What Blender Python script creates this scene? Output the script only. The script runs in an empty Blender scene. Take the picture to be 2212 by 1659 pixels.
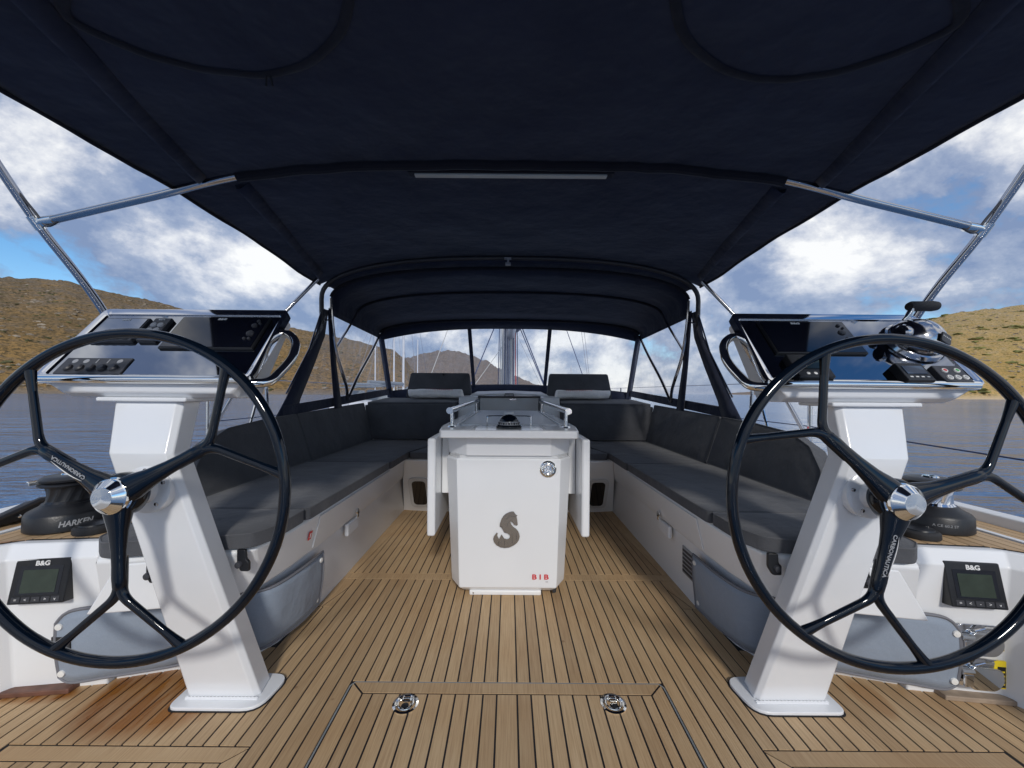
import bpy, bmesh, math, random
from mathutils import Vector, Matrix, noise
R = math.radians
random.seed(7)
scene = bpy.context.scene
col = scene.collection

# ------------------------------------------------------------------ camera
F, VX, VY, ROLL, H = 831.0, 1100.0, 848.0, R(0.42), 1.0   # metres; the camera is one metre above the cockpit floor
cd = bpy.data.cameras.new('camera'); cam = bpy.data.objects.new('camera', cd); col.objects.link(cam)
cd.sensor_width = 36.0; cd.lens = F / 2212 * 36.0
cd.shift_x = (1106 - VX) / 2212; cd.shift_y = (VY - 829.5) / 2212
cd.clip_start = 0.02; cd.clip_end = 20000
cam.matrix_world = Matrix.Translation((0, 0, H)) @ Matrix.Rotation(R(90), 4, 'X') @ Matrix.Rotation(ROLL, 4, 'Z')
scene.camera = cam

# ------------------------------------------------------------------ world and sun
SUN_EL, SUN_AZ = R(31), R(172)          # the sun stands astern, a little to the right
w = bpy.data.worlds.new('World'); scene.world = w; w.use_nodes = True
nt = w.node_tree; nt.nodes.clear()
def N(tree, kind, **kw):
    n = tree.nodes.new(kind)
    for k, v in kw.items():
        if hasattr(n, k): setattr(n, k, v)
        else: n.inputs[k.replace('_', ' ')].default_value = v
    return n
def L(tree, a, b): tree.links.new(a, b)
def ramp(tree, fac, stops):
    r = tree.nodes.new('ShaderNodeValToRGB'); cr = r.color_ramp
    while len(cr.elements) < len(stops): cr.elements.new(0.5)
    for e, (p, c) in zip(cr.elements, stops):
        e.position = p; e.color = (c if len(c) == 4 else (*c, 1)) if hasattr(c, '__len__') else (c, c, c, 1)
    tree.links.new(fac, r.inputs[0]); return r.outputs[0]
def math_n(tree, op, a, b=None, clamp=False):
    m = tree.nodes.new('ShaderNodeMath'); m.operation = op; m.use_clamp = clamp
    for i, v in enumerate((a, b)):
        if v is None: continue
        if isinstance(v, (int, float)): m.inputs[i].default_value = v
        else: tree.links.new(v, m.inputs[i])
    return m.outputs[0]
def mixc(tree, fac, a, b, blend='MIX'):
    m = tree.nodes.new('ShaderNodeMix'); m.data_type = 'RGBA'; m.blend_type = blend
    for s, v in ((m.inputs[0], fac), (m.inputs[6], a), (m.inputs[7], b)):
        if isinstance(v, (int, float)): s.default_value = v
        elif isinstance(v, tuple): s.default_value = (*v[:3], 1)
        else: tree.links.new(v, s)
    return m.outputs[2]
sky = N(nt, 'ShaderNodeTexSky', sky_type='NISHITA', sun_disc=False, sun_elevation=SUN_EL, sun_rotation=SUN_AZ)
sky.air_density = 1.0; sky.dust_density = 0.15; sky.ozone_density = 2.2; sky.altitude = 0
tc = N(nt, 'ShaderNodeTexCoord')
sep = N(nt, 'ShaderNodeSeparateXYZ'); L(nt, tc.outputs['Generated'], sep.inputs[0])
def cloud_noise(offset, scale, detail, rough):
    mp = N(nt, 'ShaderNodeMapping'); mp.inputs['Location'].default_value = offset; mp.inputs['Scale'].default_value = (1.0, 1.0, 1.3); L(nt, tc.outputs['Generated'], mp.inputs[0])
    n = N(nt, 'ShaderNodeTexNoise'); n.inputs['Scale'].default_value = scale; n.inputs['Detail'].default_value = detail; n.inputs['Roughness'].default_value = rough; n.inputs['Distortion'].default_value = 0.15
    L(nt, mp.outputs[0], n.inputs['Vector']); return n.outputs[0]
CO = (1.74288, 6.65171, 19.28152)
n1 = cloud_noise(CO, 2.0, 14, 0.61)
n1u = cloud_noise((CO[0] + 0.03, CO[1] - 0.06, CO[2] + 0.12), 2.0, 14, 0.61)
n2 = cloud_noise((-2.0, 5.2, 1.0), 5.0, 7, 0.55)
mask = ramp(nt, n1, [(0.40, 0.0), (0.46, 0.95)])
low = ramp(nt, sep.outputs[2], [(0.0, 0.70), (0.20, 0.0)])
mask = math_n(nt, 'MAXIMUM', math_n(nt, 'ADD', math_n(nt, 'MULTIPLY', mask, 0.92), 0.06), low)
lit = math_n(nt, 'ADD', math_n(nt, 'MULTIPLY', math_n(nt, 'SUBTRACT', n1, n1u), 2.4), math_n(nt, 'ADD', math_n(nt, 'MULTIPLY', n2, 0.35), 0.325))
ccol = ramp(nt, lit, [(0.36, (0.22, 0.29, 0.46)), (0.50, (0.37, 0.43, 0.57)), (0.60, (0.62, 0.65, 0.73)), (0.74, (0.97, 0.97, 0.96))])
bg1 = N(nt, 'ShaderNodeBackground'); bg1.inputs[1].default_value = 0.11; hs = N(nt, 'ShaderNodeHueSaturation'); hs.inputs['Saturation'].default_value = 1.3; L(nt, sky.outputs[0], hs.inputs['Color']); L(nt, hs.outputs[0], bg1.inputs[0])
bg2 = N(nt, 'ShaderNodeBackground'); bg2.inputs[1].default_value = 0.76; L(nt, ccol, bg2.inputs[0])
mx = N(nt, 'ShaderNodeMixShader'); L(nt, mask, mx.inputs[0]); L(nt, bg1.outputs[0], mx.inputs[1]); L(nt, bg2.outputs[0], mx.inputs[2])
wo = N(nt, 'ShaderNodeOutputWorld'); L(nt, mx.outputs[0], wo.inputs[0])
sd = bpy.data.lights.new('sun', 'SUN'); sd.energy = 1.4; sd.angle = R(7.0); sd.color = (1.0, 0.95, 0.88)
sun = bpy.data.objects.new('sun', sd); col.objects.link(sun)
sdir = Vector((math.sin(SUN_AZ) * math.cos(SUN_EL), math.cos(SUN_AZ) * math.cos(SUN_EL), math.sin(SUN_EL)))
sun.rotation_euler = (-sdir).to_track_quat('-Z', 'Y').to_euler()
vs = scene.view_settings
vs.view_transform = 'Standard'; vs.look = 'None'; vs.gamma = 1.0; vs.exposure = 0.48; vs.use_curve_mapping = False
scene.cycles.max_bounces = 9; scene.cycles.diffuse_bounces = 5; scene.cycles.glossy_bounces = 5
scene.cycles.transparent_max_bounces = 16; scene.cycles.transmission_bounces = 6

# ------------------------------------------------------------------ from the photograph to metres
def uv(x, y):
    a, b = x - VX, y - VY; c, s = math.cos(ROLL), math.sin(ROLL)
    return a * c + b * s, -a * s + b * c
def P(x, y, Y):                      # at distance Y forward of the camera
    u, v = uv(x, y); return Vector((u * Y / F, Y, H - v * Y / F))
def PX(x, y, X):                     # on the vertical plane at X
    u, v = uv(x, y); return P(x, y, X * F / u)
def PZ(x, y, z):                     # on the level z
    u, v = uv(x, y); return P(x, y, (H - z) * F / v)
def PPL(x, y, p0, n):                # on a slanted plane
    u, v = uv(x, y); d = Vector((u / F, 1, -v / F)); o = Vector((0, 0, H))
    return o + d * ((p0 - o).dot(n) / d.dot(n))

# ------------------------------------------------------------------ materials
MAT = {}
def new_mat(name):
    m = bpy.data.materials.new(name); m.use_nodes = True; t = m.node_tree
    return m, t, t.nodes['Principled BSDF']
def mat(name, color, rough=0.5, metal=0.0, var=0.06, vscale=6.0, bump=0.0, bscale=60.0, coat=0.0, spec=0.5, rvar=0.0, sheen=0.0):
    m, t, b = new_mat(name)
    geo = N(t, 'ShaderNodeNewGeometry')
    nz = N(t, 'ShaderNodeTexNoise'); nz.inputs['Scale'].default_value = vscale; nz.inputs['Detail'].default_value = 5
    L(t, geo.outputs['Position'], nz.inputs['Vector'])
    lo = tuple(c * (1 - var) for c in color); hi = tuple(min(1, c * (1 + var)) for c in color)
    L(t, ramp(t, nz.outputs[0], [(0.3, lo), (0.7, hi)]), b.inputs['Base Color'])
    b.inputs['Roughness'].default_value = rough; b.inputs['Metallic'].default_value = metal
    b.inputs['Coat Weight'].default_value = coat; b.inputs['Coat Roughness'].default_value = 0.05
    b.inputs['Specular IOR Level'].default_value = spec
    if sheen: b.inputs['Sheen Weight'].default_value = sheen
    if rvar:
        L(t, ramp(t, nz.outputs[0], [(0.3, max(0.0, rough - rvar)), (0.7, min(1, rough + rvar))]), b.inputs['Roughness'])
    if bump:
        n = N(t, 'ShaderNodeTexNoise'); n.inputs['Scale'].default_value = bscale; n.inputs['Detail'].default_value = 4
        L(t, geo.outputs['Position'], n.inputs['Vector'])
        bp = N(t, 'ShaderNodeBump'); bp.inputs['Strength'].default_value = bump; bp.inputs['Distance'].default_value = 0.01
        L(t, n.outputs[0], bp.inputs['Height']); L(t, bp.outputs[0], b.inputs['Normal'])
    MAT[name] = m; return m
mat('gelcoat', (0.80, 0.815, 0.835), 0.34, var=0.015, vscale=2.0, coat=0.15)
mat('gelcoat_grey', (0.64, 0.65, 0.66), 0.6, var=0.03, bump=0.25, bscale=600)
mat('white_paint', (0.79, 0.81, 0.84), 0.22, var=0.02, vscale=3, coat=0.5)
mat('chrome', (0.82, 0.82, 0.80), 0.06, 1.0, var=0.04, rvar=0.03, vscale=12)
mat('steel_tube', (0.46, 0.46, 0.48), 0.14, 1.0, var=0.05, vscale=6)
mat('carbon', (0.002, 0.005, 0.011), 0.05, var=0.2, coat=0.0, spec=0.42)
mat('mirror_panel', (0.36, 0.38, 0.42), 0.035, 1.0, var=0.03, vscale=3)
mat('mirror_trim', (0.72, 0.73, 0.76), 0.05, 1.0, var=0.03)
mat('screen', (0.004, 0.005, 0.010), 0.05, var=0.1, coat=0.6)
mat('lcd', (0.035, 0.048, 0.036), 0.12, var=0.15, vscale=20)
mat('lcd_blue', (0.05, 0.09, 0.16), 0.12, var=0.15, vscale=20)
mat('black_plastic', (0.009, 0.010, 0.013), 0.36, var=0.15, rvar=0.08, bump=0.08, bscale=300)
mat('dark_plastic', (0.035, 0.037, 0.045), 0.45, var=0.12, bump=0.1, bscale=300)
mat('rubber', (0.02, 0.02, 0.022), 0.7, var=0.1)
mat('caulk', (0.010, 0.009, 0.012), 0.75, var=0.2, vscale=40)
mat('print_white', (0.75, 0.75, 0.74), 0.5, var=0.02)
mat('print_grey', (0.33, 0.34, 0.36), 0.5, var=0.02)
mat('print_red', (0.62, 0.03, 0.04), 0.45, var=0.05)
mat('red_button', (0.55, 0.04, 0.04), 0.4); mat('green_button', (0.05, 0.35, 0.08), 0.4)
mat('yellow', (0.72, 0.55, 0.02), 0.45)
mat('led', (0.55, 0.58, 0.55), 0.35, var=0.05)
mat('rope_blue', (0.03, 0.05, 0.13), 0.8, var=0.3, vscale=90); mat('rope_red', (0.45, 0.03, 0.05), 0.8, var=0.2, vscale=90)
mat('rope_white', (0.55, 0.55, 0.53), 0.8, var=0.15, vscale=90)
mat('mast_alu', (0.50, 0.51, 0.53), 0.32, 0.9, var=0.1, vscale=8)
mat('sail_cover', (0.035, 0.045, 0.10), 0.85, var=0.15, bump=0.5, bscale=14)
mat('towel', (0.93, 0.92, 0.90), 0.95, var=0.05, vscale=30, bump=0.5, bscale=140, sheen=0.3)
mat('portlight_glass', (0.02, 0.02, 0.022), 0.06, coat=0.5)
mat('boat_white', (0.72, 0.73, 0.75), 0.35, var=0.05)
mat('boat_grey', (0.22, 0.25, 0.28), 0.6, var=0.1)
mat('snap_white', (0.78, 0.78, 0.76), 0.35, var=0.02)
mat('teak_dark', (0.14, 0.065, 0.045), 0.5, var=0.25, vscale=30); mat('teak_grey', (0.34, 0.265, 0.20), 0.6, var=0.15, vscale=30)
mat('emblem_metal', (0.36, 0.36, 0.37), 0.22, 1.0, var=0.05)
mat('hatch_trim', (0.22, 0.235, 0.24), 0.5, var=0.1)
mat('pvc_trim', (0.17, 0.175, 0.20), 0.7, var=0.08)

def fabric(name, c1, c2, weave=900.0, bump=0.35, wrinkle=0.25, wscale=7.0, rough=0.9):
    m, t, b = new_mat(name); geo = N(t, 'ShaderNodeNewGeometry')
    a = N(t, 'ShaderNodeTexNoise'); a.inputs['Scale'].default_value = weave; a.inputs['Detail'].default_value = 2
    L(t, geo.outputs['Position'], a.inputs['Vector'])
    big = N(t, 'ShaderNodeTexNoise'); big.inputs['Scale'].default_value = wscale; big.inputs['Detail'].default_value = 4
    L(t, geo.outputs['Position'], big.inputs['Vector'])
    f = math_n(t, 'ADD', math_n(t, 'MULTIPLY', a.outputs[0], 0.6), math_n(t, 'MULTIPLY', big.outputs[0], 0.4))
    L(t, ramp(t, f, [(0.35, c1), (0.65, c2)]), b.inputs['Base Color'])
    b.inputs['Roughness'].default_value = rough; b.inputs['Sheen Weight'].default_value = 0.15; b.inputs['Specular IOR Level'].default_value = 0.25
    bp = N(t, 'ShaderNodeBump'); bp.inputs['Strength'].default_value = bump; bp.inputs['Distance'].default_value = 0.002; L(t, a.outputs[0], bp.inputs['Height'])
    b2 = N(t, 'ShaderNodeBump'); b2.inputs['Strength'].default_value = wrinkle; b2.inputs['Distance'].default_value = 0.05; L(t, big.outputs[0], b2.inputs['Height'])
    L(t, bp.outputs[0], b2.inputs['Normal']); L(t, b2.outputs[0], b.inputs['Normal'])
    MAT[name] = m; return m
fabric('cushion', (0.058, 0.061, 0.070), (0.098, 0.102, 0.113), wrinkle=0.28, wscale=7)
fabric('canopy', (0.015, 0.020, 0.042), (0.030, 0.038, 0.070), wrinkle=0.9, wscale=3.2)
fabric('canopy_trim', (0.008, 0.009, 0.016), (0.014, 0.016, 0.026))
fabric('pvc_cloth', (0.24, 0.29, 0.36), (0.28, 0.33, 0.41), weave=400, bump=0.12, wrinkle=0.3, wscale=5, rough=0.55)
fabric('stitch', (0.085, 0.088, 0.098), (0.12, 0.124, 0.135))

# teak: bleached grain along the plank, every plank with its own tone; old wet stains keep their place on the floor
m, t, b = new_mat('teak'); MAT['teak'] = m
geo = N(t, 'ShaderNodeNewGeometry'); oi = N(t, 'ShaderNodeObjectInfo')
mpg = N(t, 'ShaderNodeMapping'); mpg.inputs['Scale'].default_value = (260, 7, 60); L(t, geo.outputs['Position'], mpg.inputs[0])
off = N(t, 'ShaderNodeVectorMath', operation='ADD'); L(t, mpg.outputs[0], off.inputs[0])
rv = N(t, 'ShaderNodeCombineXYZ'); L(t, math_n(t, 'MULTIPLY', oi.outputs['Random'], 40.0), rv.inputs[1]); L(t, rv.outputs[0], off.inputs[1])
gr = N(t, 'ShaderNodeTexNoise'); gr.inputs['Scale'].default_value = 1.0; gr.inputs['Detail'].default_value = 6; gr.inputs['Roughness'].default_value = 0.6; L(t, off.outputs[0], gr.inputs['Vector'])
pt = N(t, 'ShaderNodeTexNoise'); pt.inputs['Scale'].default_value = 3.2; pt.inputs['Detail'].default_value = 5; L(t, geo.outputs['Position'], pt.inputs['Vector'])
c0 = ramp(t, gr.outputs[0], [(0.28, (0.42, 0.280, 0.152)), (0.50, (0.545, 0.380, 0.215)), (0.74, (0.63, 0.465, 0.280))])
c1 = mixc(t, ramp(t, oi.outputs['Random'], [(0.0, 0.0), (0.6, 0.35), (1.0, 1.0)]), c0, mixc(t, 1.0, c0, (0.77, 0.75, 0.74), 'MULTIPLY'))
c2 = mixc(t, ramp(t, pt.outputs[0], [(0.42, 0.0), (0.66, 0.42)]), c1, mixc(t, 1.0, c1, (0.84, 0.72, 0.58), 'MULTIPLY'))
sx = N(t, 'ShaderNodeSeparateXYZ'); L(t, geo.outputs['Position'], sx.inputs[0])
def blob(cx, cy, rx, ry):
    dx = math_n(t, 'DIVIDE', math_n(t, 'SUBTRACT', sx.outputs[0], cx), rx); dy = math_n(t, 'DIVIDE', math_n(t, 'SUBTRACT', sx.outputs[1], cy), ry)
    r2 = math_n(t, 'ADD', math_n(t, 'MULTIPLY', dx, dx), math_n(t, 'MULTIPLY', dy, dy))
    return ramp(t, math_n(t, 'SUBTRACT', 1.0, math_n(t, 'MULTIPLY', r2, 0.5)), [(0.45, 0.0), (0.75, 1.0)])
mpw = N(t, 'ShaderNodeMapping'); mpw.inputs['Scale'].default_value = (24, 4.5, 1); L(t, geo.outputs['Position'], mpw.inputs[0])
wn = N(t, 'ShaderNodeTexNoise'); wn.inputs['Scale'].default_value = 1.0; wn.inputs['Detail'].default_value = 4; L(t, mpw.outputs[0], wn.inputs['Vector'])
st = math_n(t, 'MAXIMUM', math_n(t, 'MAXIMUM', blob(-1.15, 1.27, 0.26, 0.19), blob(-1.55, 1.262, 0.16, 0.045)), math_n(t, 'MAXIMUM', math_n(t, 'MULTIPLY', blob(1.20, 1.27, 0.05, 0.09), 0.45), math_n(t, 'MULTIPLY', blob(1.36, 1.23, 0.10, 0.10), 0.25)))
st = math_n(t, 'MULTIPLY', st, ramp(t, wn.outputs[0], [(0.28, 0.35), (0.52, 1.0)]), clamp=True)
c3 = mixc(t, st, c2, mixc(t, 1.0, c2, (0.58, 0.34, 0.13), 'MULTIPLY'))
vor = N(t, 'ShaderNodeTexVoronoi'); vor.inputs['Scale'].default_value = 6.0; L(t, geo.outputs['Position'], vor.inputs['Vector'])
spots = ramp(t, math_n(t, 'ADD', vor.outputs['Distance'], math_n(t, 'MULTIPLY', pt.outputs[0], 0.16)), [(0.105, 0.55), (0.125, 0.0)])
c4 = mixc(t, spots, c3, mixc(t, 1.0, c3, (0.45, 0.33, 0.24), 'MULTIPLY'))
L(t, c4, b.inputs['Base Color'])
L(t, mixc(t, st, (0.62, 0.62, 0.62), (0.26, 0.26, 0.26)), b.inputs['Roughness'])
bp = N(t, 'ShaderNodeBump'); bp.inputs['Strength'].default_value = 0.25; bp.inputs['Distance'].default_value = 0.002
L(t, gr.outputs[0], bp.inputs['Height']); L(t, bp.outputs[0], b.inputs['Normal'])

# clear vinyl: a thin sheet, a little cloudy, glossy with ripples
m, t, b = new_mat('vinyl'); MAT['vinyl'] = m; t.nodes.remove(b)
geo = N(t, 'ShaderNodeNewGeometry')
tr = N(t, 'ShaderNodeBsdfTransparent'); tr.inputs[0].default_value = (0.92, 0.93, 0.96, 1)
gl = N(t, 'ShaderNodeBsdfGlossy'); gl.inputs['Roughness'].default_value = 0.12
df = N(t, 'ShaderNodeBsdfTranslucent'); df.inputs[0].default_value = (0.8, 0.82, 0.9, 1)
mv = N(t, 'ShaderNodeMapping'); mv.inputs['Scale'].default_value = (5, 5, 1.0); L(t, geo.outputs['Position'], mv.inputs[0])
nv = N(t, 'ShaderNodeTexNoise'); nv.inputs['Scale'].default_value = 3; nv.inputs['Detail'].default_value = 5; L(t, mv.outputs[0], nv.inputs['Vector'])
bp = N(t, 'ShaderNodeBump'); bp.inputs['Strength'].default_value = 0.5; bp.inputs['Distance'].default_value = 0.02; L(t, nv.outputs[0], bp.inputs['Height']); L(t, bp.outputs[0], gl.inputs['Normal'])
lw = N(t, 'ShaderNodeLayerWeight'); lw.inputs[0].default_value = 0.5
fr_fac = math_n(t, 'ADD', math_n(t, 'MULTIPLY', math_n(t, 'POWER', lw.outputs['Facing'], 4.0), 0.35), 0.03)
m1 = N(t, 'ShaderNodeMixShader'); L(t, ramp(t, nv.outputs[0], [(0.40, 0.07), (0.62, 0.13), (0.72, 0.24)]), m1.inputs[0]); L(t, tr.outputs[0], m1.inputs[1]); L(t, df.outputs[0], m1.inputs[2])
m2 = N(t, 'ShaderNodeMixShader'); L(t, fr_fac, m2.inputs[0]); L(t, m1.outputs[0], m2.inputs[1]); L(t, gl.outputs[0], m2.inputs[2])
L(t, m2.outputs[0], t.nodes['Material Output'].inputs[0])

# sea
m, t, b = new_mat('sea_water'); MAT['sea_water'] = m
geo = N(t, 'ShaderNodeNewGeometry')
def wave(sc, stretch, det, loc):
    mm = N(t, 'ShaderNodeMapping'); mm.inputs['Scale'].default_value = (sc * stretch, sc, sc); mm.inputs['Location'].default_value = loc; mm.inputs['Rotation'].default_value = (0, 0, R(12))
    L(t, geo.outputs['Position'], mm.inputs[0]); nn = N(t, 'ShaderNodeTexNoise'); nn.inputs['Scale'].default_value = 1; nn.inputs['Detail'].default_value = det; nn.inputs['Roughness'].default_value = 0.6
    L(t, mm.outputs[0], nn.inputs['Vector']); return nn.outputs[0]
wa = wave(2.6, 0.36, 4, (0, 0, 0)); wb = wave(0.60, 0.35, 3, (5, 2, 0)); wc = wave(0.04, 0.6, 2, (1, 1, 0))
wf = wave(6.5, 0.40, 3, (2, 7, 0))
hh = math_n(t, 'ADD', math_n(t, 'MULTIPLY', wf, 0.09), math_n(t, 'ADD', math_n(t, 'MULTIPLY', wa, 0.22), math_n(t, 'MULTIPLY', wb, 0.95)))
bp = N(t, 'ShaderNodeBump'); bp.inputs['Strength'].default_value = 1.0; bp.inputs['Distance'].default_value = 0.55; L(t, hh, bp.inputs['Height']); L(t, bp.outputs[0], b.inputs['Normal'])
L(t, ramp(t, wc, [(0.35, (0.052, 0.125, 0.255)), (0.65, (0.090, 0.180, 0.340))]), b.inputs['Base Color'])
b.inputs['Roughness'].default_value = 0.09; b.inputs['IOR'].default_value = 1.33; b.inputs['Specular IOR Level'].default_value = 0.42

# hillsides: dry grass, pale rock, dark scrub
def hill_mat(name, grass, dry, rock, scrub, scale):
    m, t, b = new_mat(name); MAT[name] = m; geo = N(t, 'ShaderNodeNewGeometry')
    def nz(s, d, zs=1.0, ro=0.6):
        mm = N(t, 'ShaderNodeMapping'); mm.inputs['Scale'].default_value = (s, s, s * zs); L(t, geo.outputs['Position'], mm.inputs[0])
        n = N(t, 'ShaderNodeTexNoise'); n.inputs['Scale'].default_value = 1; n.inputs['Detail'].default_value = d; n.inputs['Roughness'].default_value = ro; L(t, mm.outputs[0], n.inputs['Vector']); return n.outputs[0]
    a = nz(0.02 * scale, 5); c = nz(0.09 * scale, 8, 2.5, 0.7); e = nz(0.45 * scale, 6, 1.5, 0.65)
    base = mixc(t, ramp(t, a, [(0.38, 0.0), (0.62, 1.0)]), grass, dry)
    base = mixc(t, ramp(t, c, [(0.52, 0.0), (0.66, 0.85)]), base, rock)
    pz = N(t, 'ShaderNodeSeparateXYZ'); L(t, geo.outputs['Position'], pz.inputs[0])
    hi = math_n(t, 'MULTIPLY', ramp(t, math_n(t, 'MULTIPLY', math_n(t, 'ADD', pz.outputs[2], math_n(t, 'MULTIPLY', a, 60.0)), 0.005), [(0.28, 0.0), (0.62, 0.8)]), ramp(t, c, [(0.36, 0.15), (0.56, 1.0)]))
    base = mixc(t, hi, base, rock)
    base = mixc(t, ramp(t, e, [(0.49, 0.0), (0.58, 0.9)]), base, scrub)
    shore = ramp(t, math_n(t, 'ADD', math_n(t, 'MULTIPLY', pz.outputs[2], 0.1), math_n(t, 'MULTIPLY', c, 0.5)), [(0.20, 0.9), (0.55, 0.0)])
    base = mixc(t, shore, base, tuple(min(1, q * 1.35) for q in rock))
    L(t, base, b.inputs['Base Color']); b.inputs['Roughness'].default_value = 0.95; b.inputs['Specular IOR Level'].default_value = 0.1
    bp = N(t, 'ShaderNodeBump'); bp.inputs['Strength'].default_value = 0.9; bp.inputs['Distance'].default_value = 2.0 / scale
    L(t, math_n(t, 'ADD', c, e), bp.inputs['Height']); L(t, bp.outputs[0], b.inputs['Normal'])
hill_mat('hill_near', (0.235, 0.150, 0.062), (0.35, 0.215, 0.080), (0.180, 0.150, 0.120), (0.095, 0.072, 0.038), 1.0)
hill_mat('hill_far_hazed', (0.25, 0.19, 0.150), (0.28, 0.21, 0.165), (0.24, 0.21, 0.19), (0.16, 0.135, 0.115), 0.35)  # lightened and greyed: distance haze is painted into these colours
hill_mat('hill_bright', (0.46, 0.295, 0.105), (0.56, 0.375, 0.145), (0.46, 0.35, 0.22), (0.24, 0.195, 0.06), 1.4)
mat('shrub', (0.085, 0.082, 0.030), 0.95, var=0.5, vscale=0.3)
mat('shrub_green', (0.17, 0.17, 0.045), 0.95, var=0.4, vscale=0.3)
mat('rock', (0.27, 0.225, 0.17), 0.9, var=0.3, vscale=0.3)

# ------------------------------------------------------------------ mesh helpers
class MB:
    def __init__(s): s.v = []; s.f = []
    def add(s, vs, fs):
        k = len(s.v); s.v += [Vector(p) for p in vs]; s.f += [tuple(i + k for i in f) for f in fs]; return s
    def hexa(s, p):                                  # 8 corners: bottom 4, top 4
        return s.add(p, [(3, 2, 1, 0), (4, 5, 6, 7), (0, 1, 5, 4), (1, 2, 6, 5), (2, 3, 7, 6), (3, 0, 4, 7)])
    def box(s, lo, hi):
        x0, y0, z0 = lo; x1, y1, z1 = hi
        return s.hexa([(x0, y0, z0), (x1, y0, z0), (x1, y1, z0), (x0, y1, z0), (x0, y0, z1), (x1, y0, z1), (x1, y1, z1), (x0, y1, z1)])
    def obox(s, o, ex, ey, ez, lo, hi):              # box in a frame
        pts = [(lo[0], lo[1], lo[2]), (hi[0], lo[1], lo[2]), (hi[0], hi[1], lo[2]), (lo[0], hi[1], lo[2]), (lo[0], lo[1], hi[2]), (hi[0], lo[1], hi[2]), (hi[0], hi[1], hi[2]), (lo[0], hi[1], hi[2])]
        return s.hexa([o + ex * a + ey * b_ + ez * c for a, b_, c in pts])
    def prism(s, poly, d):                           # polygon of 3D points pushed along d
        n = len(poly); d = Vector(d); p = [Vector(q) for q in poly]
        fs = [tuple(range(n - 1, -1, -1)), tuple(range(n, 2 * n))] + [(i, (i + 1) % n, n + (i + 1) % n, n + i) for i in range(n)]
        return s.add(p + [q + d for q in p], fs)
    def loft(s, rows, close=False, caps=False):
        n = len(rows[0]); vs = [p for r in rows for p in r]; fs = []
        for i in range(len(rows) - 1):
            for j in range(n if close else n - 1):
                k = (j + 1) % n; fs.append((i * n + j, i * n + k, (i + 1) * n + k, (i + 1) * n + j))
        if caps:
            fs.append(tuple(range(n - 1, -1, -1))); fs.append(tuple(range((len(rows) - 1) * n, len(rows) * n)))
        return s.add(vs, fs)
    def tube(s, pts, r, n=10, flat=1.0, up=None, caps=True, closed=False):
        pts = [Vector(p) for p in pts]; m_ = len(pts); rows = []; prev = None
        for i, p in enumerate(pts):
            if closed: d = pts[(i + 1) % m_] - pts[i - 1]
            else: d = pts[min(i + 1, m_ - 1)] - pts[max(i - 1, 0)]
            d.normalize()
            if prev is None:
                a = Vector(up) if up else (Vector((0, 0, 1)) if abs(d.z) < 0.9 else Vector((1, 0, 0)))
            else: a = prev
            a = (a - d * a.dot(d)).normalized(); b_ = d.cross(a); prev = a
            rr = r[i] if hasattr(r, '__len__') else r
            rows.append([p + (a * math.cos(2 * math.pi * k / n) * flat + b_ * math.sin(2 * math.pi * k / n)) * rr for k in range(n)])
        if closed: rows.append(rows[0]); caps = False
        return s.loft(rows, True, caps)
    def lathe(s, o, ax, prof, n=28, up=None):        # prof: (radius, height along ax)
        o = Vector(o); ax = Vector(ax).normalized(); a = Vector(up) if up else (Vector((1, 0, 0)) if abs(ax.x) < 0.9 else Vector((0, 1, 0)))
        a = (a - ax * a.dot(ax)).normalized(); b_ = ax.cross(a)
        rows = [[o + ax * h + (a * math.cos(2 * math.pi * k / n) + b_ * math.sin(2 * math.pi * k / n)) * r for k in range(n)] for r, h in prof]
        return s.loft(rows, True, True)
    def build(s, name, material, parent=None, bevel=0.0, seg=2, angle=35, smooth=True, solid=0.0):
        me = bpy.data.meshes.new(name); me.from_pydata([tuple(p) for p in s.v], [], s.f); me.validate()
        bm = bmesh.new(); bm.from_mesh(me); bmesh.ops.recalc_face_normals(bm, faces=bm.faces); bm.to_mesh(me); bm.free()
        me.materials.append(MAT[material])
        o = bpy.data.objects.new(name, me); col.objects.link(o)
        if smooth:
            me.polygons.foreach_set('use_smooth', [True] * len(me.polygons)); me.set_sharp_from_angle(angle=R(angle))
        if solid:
            md = o.modifiers.new('solid', 'SOLIDIFY'); md.thickness = solid; md.offset = 0
        if bevel:
            md = o.modifiers.new('bevel', 'BEVEL'); md.width = bevel; md.segments = seg; md.limit_method = 'ANGLE'; md.angle_limit = R(30)
            if smooth: md.harden_normals = True
        if parent: adopt(o, parent)
        return o
def wloc(o):
    v = o.location.copy()
    while o.parent: o = o.parent; v += o.location
    return v
def adopt(o, parent):
    o.parent = parent; o.location = o.location - wloc_base(parent)
def wloc_base(o):
    v = Vector(o.location); p = o.parent
    while p: v += Vector(p.location); p = p.parent
    return v
def thing(name, label, cat, loc=(0, 0, 0), group=None):
    o = bpy.data.objects.new(name, None); o.empty_display_size = 0.05; col.objects.link(o); o.location = loc
    return tag(o, label, cat, group)
def tag(o, label, cat, group=None, kind=None):
    o['label'] = label; o['category'] = cat
    if group: o['group'] = group
    if kind: o['kind'] = kind
    return o
def struct(o, label=None):
    o['kind'] = 'structure'
    if label: o['label'] = label
    return o
def bez(p0, p1, p2, p3, n=10):
    out = []
    for i in range(n + 1):
        t_ = i / n; a = 1 - t_; out.append(Vector(p0) * a**3 + Vector(p1) * 3 * a * a * t_ + Vector(p2) * 3 * a * t_ * t_ + Vector(p3) * t_**3)
    return out
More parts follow.
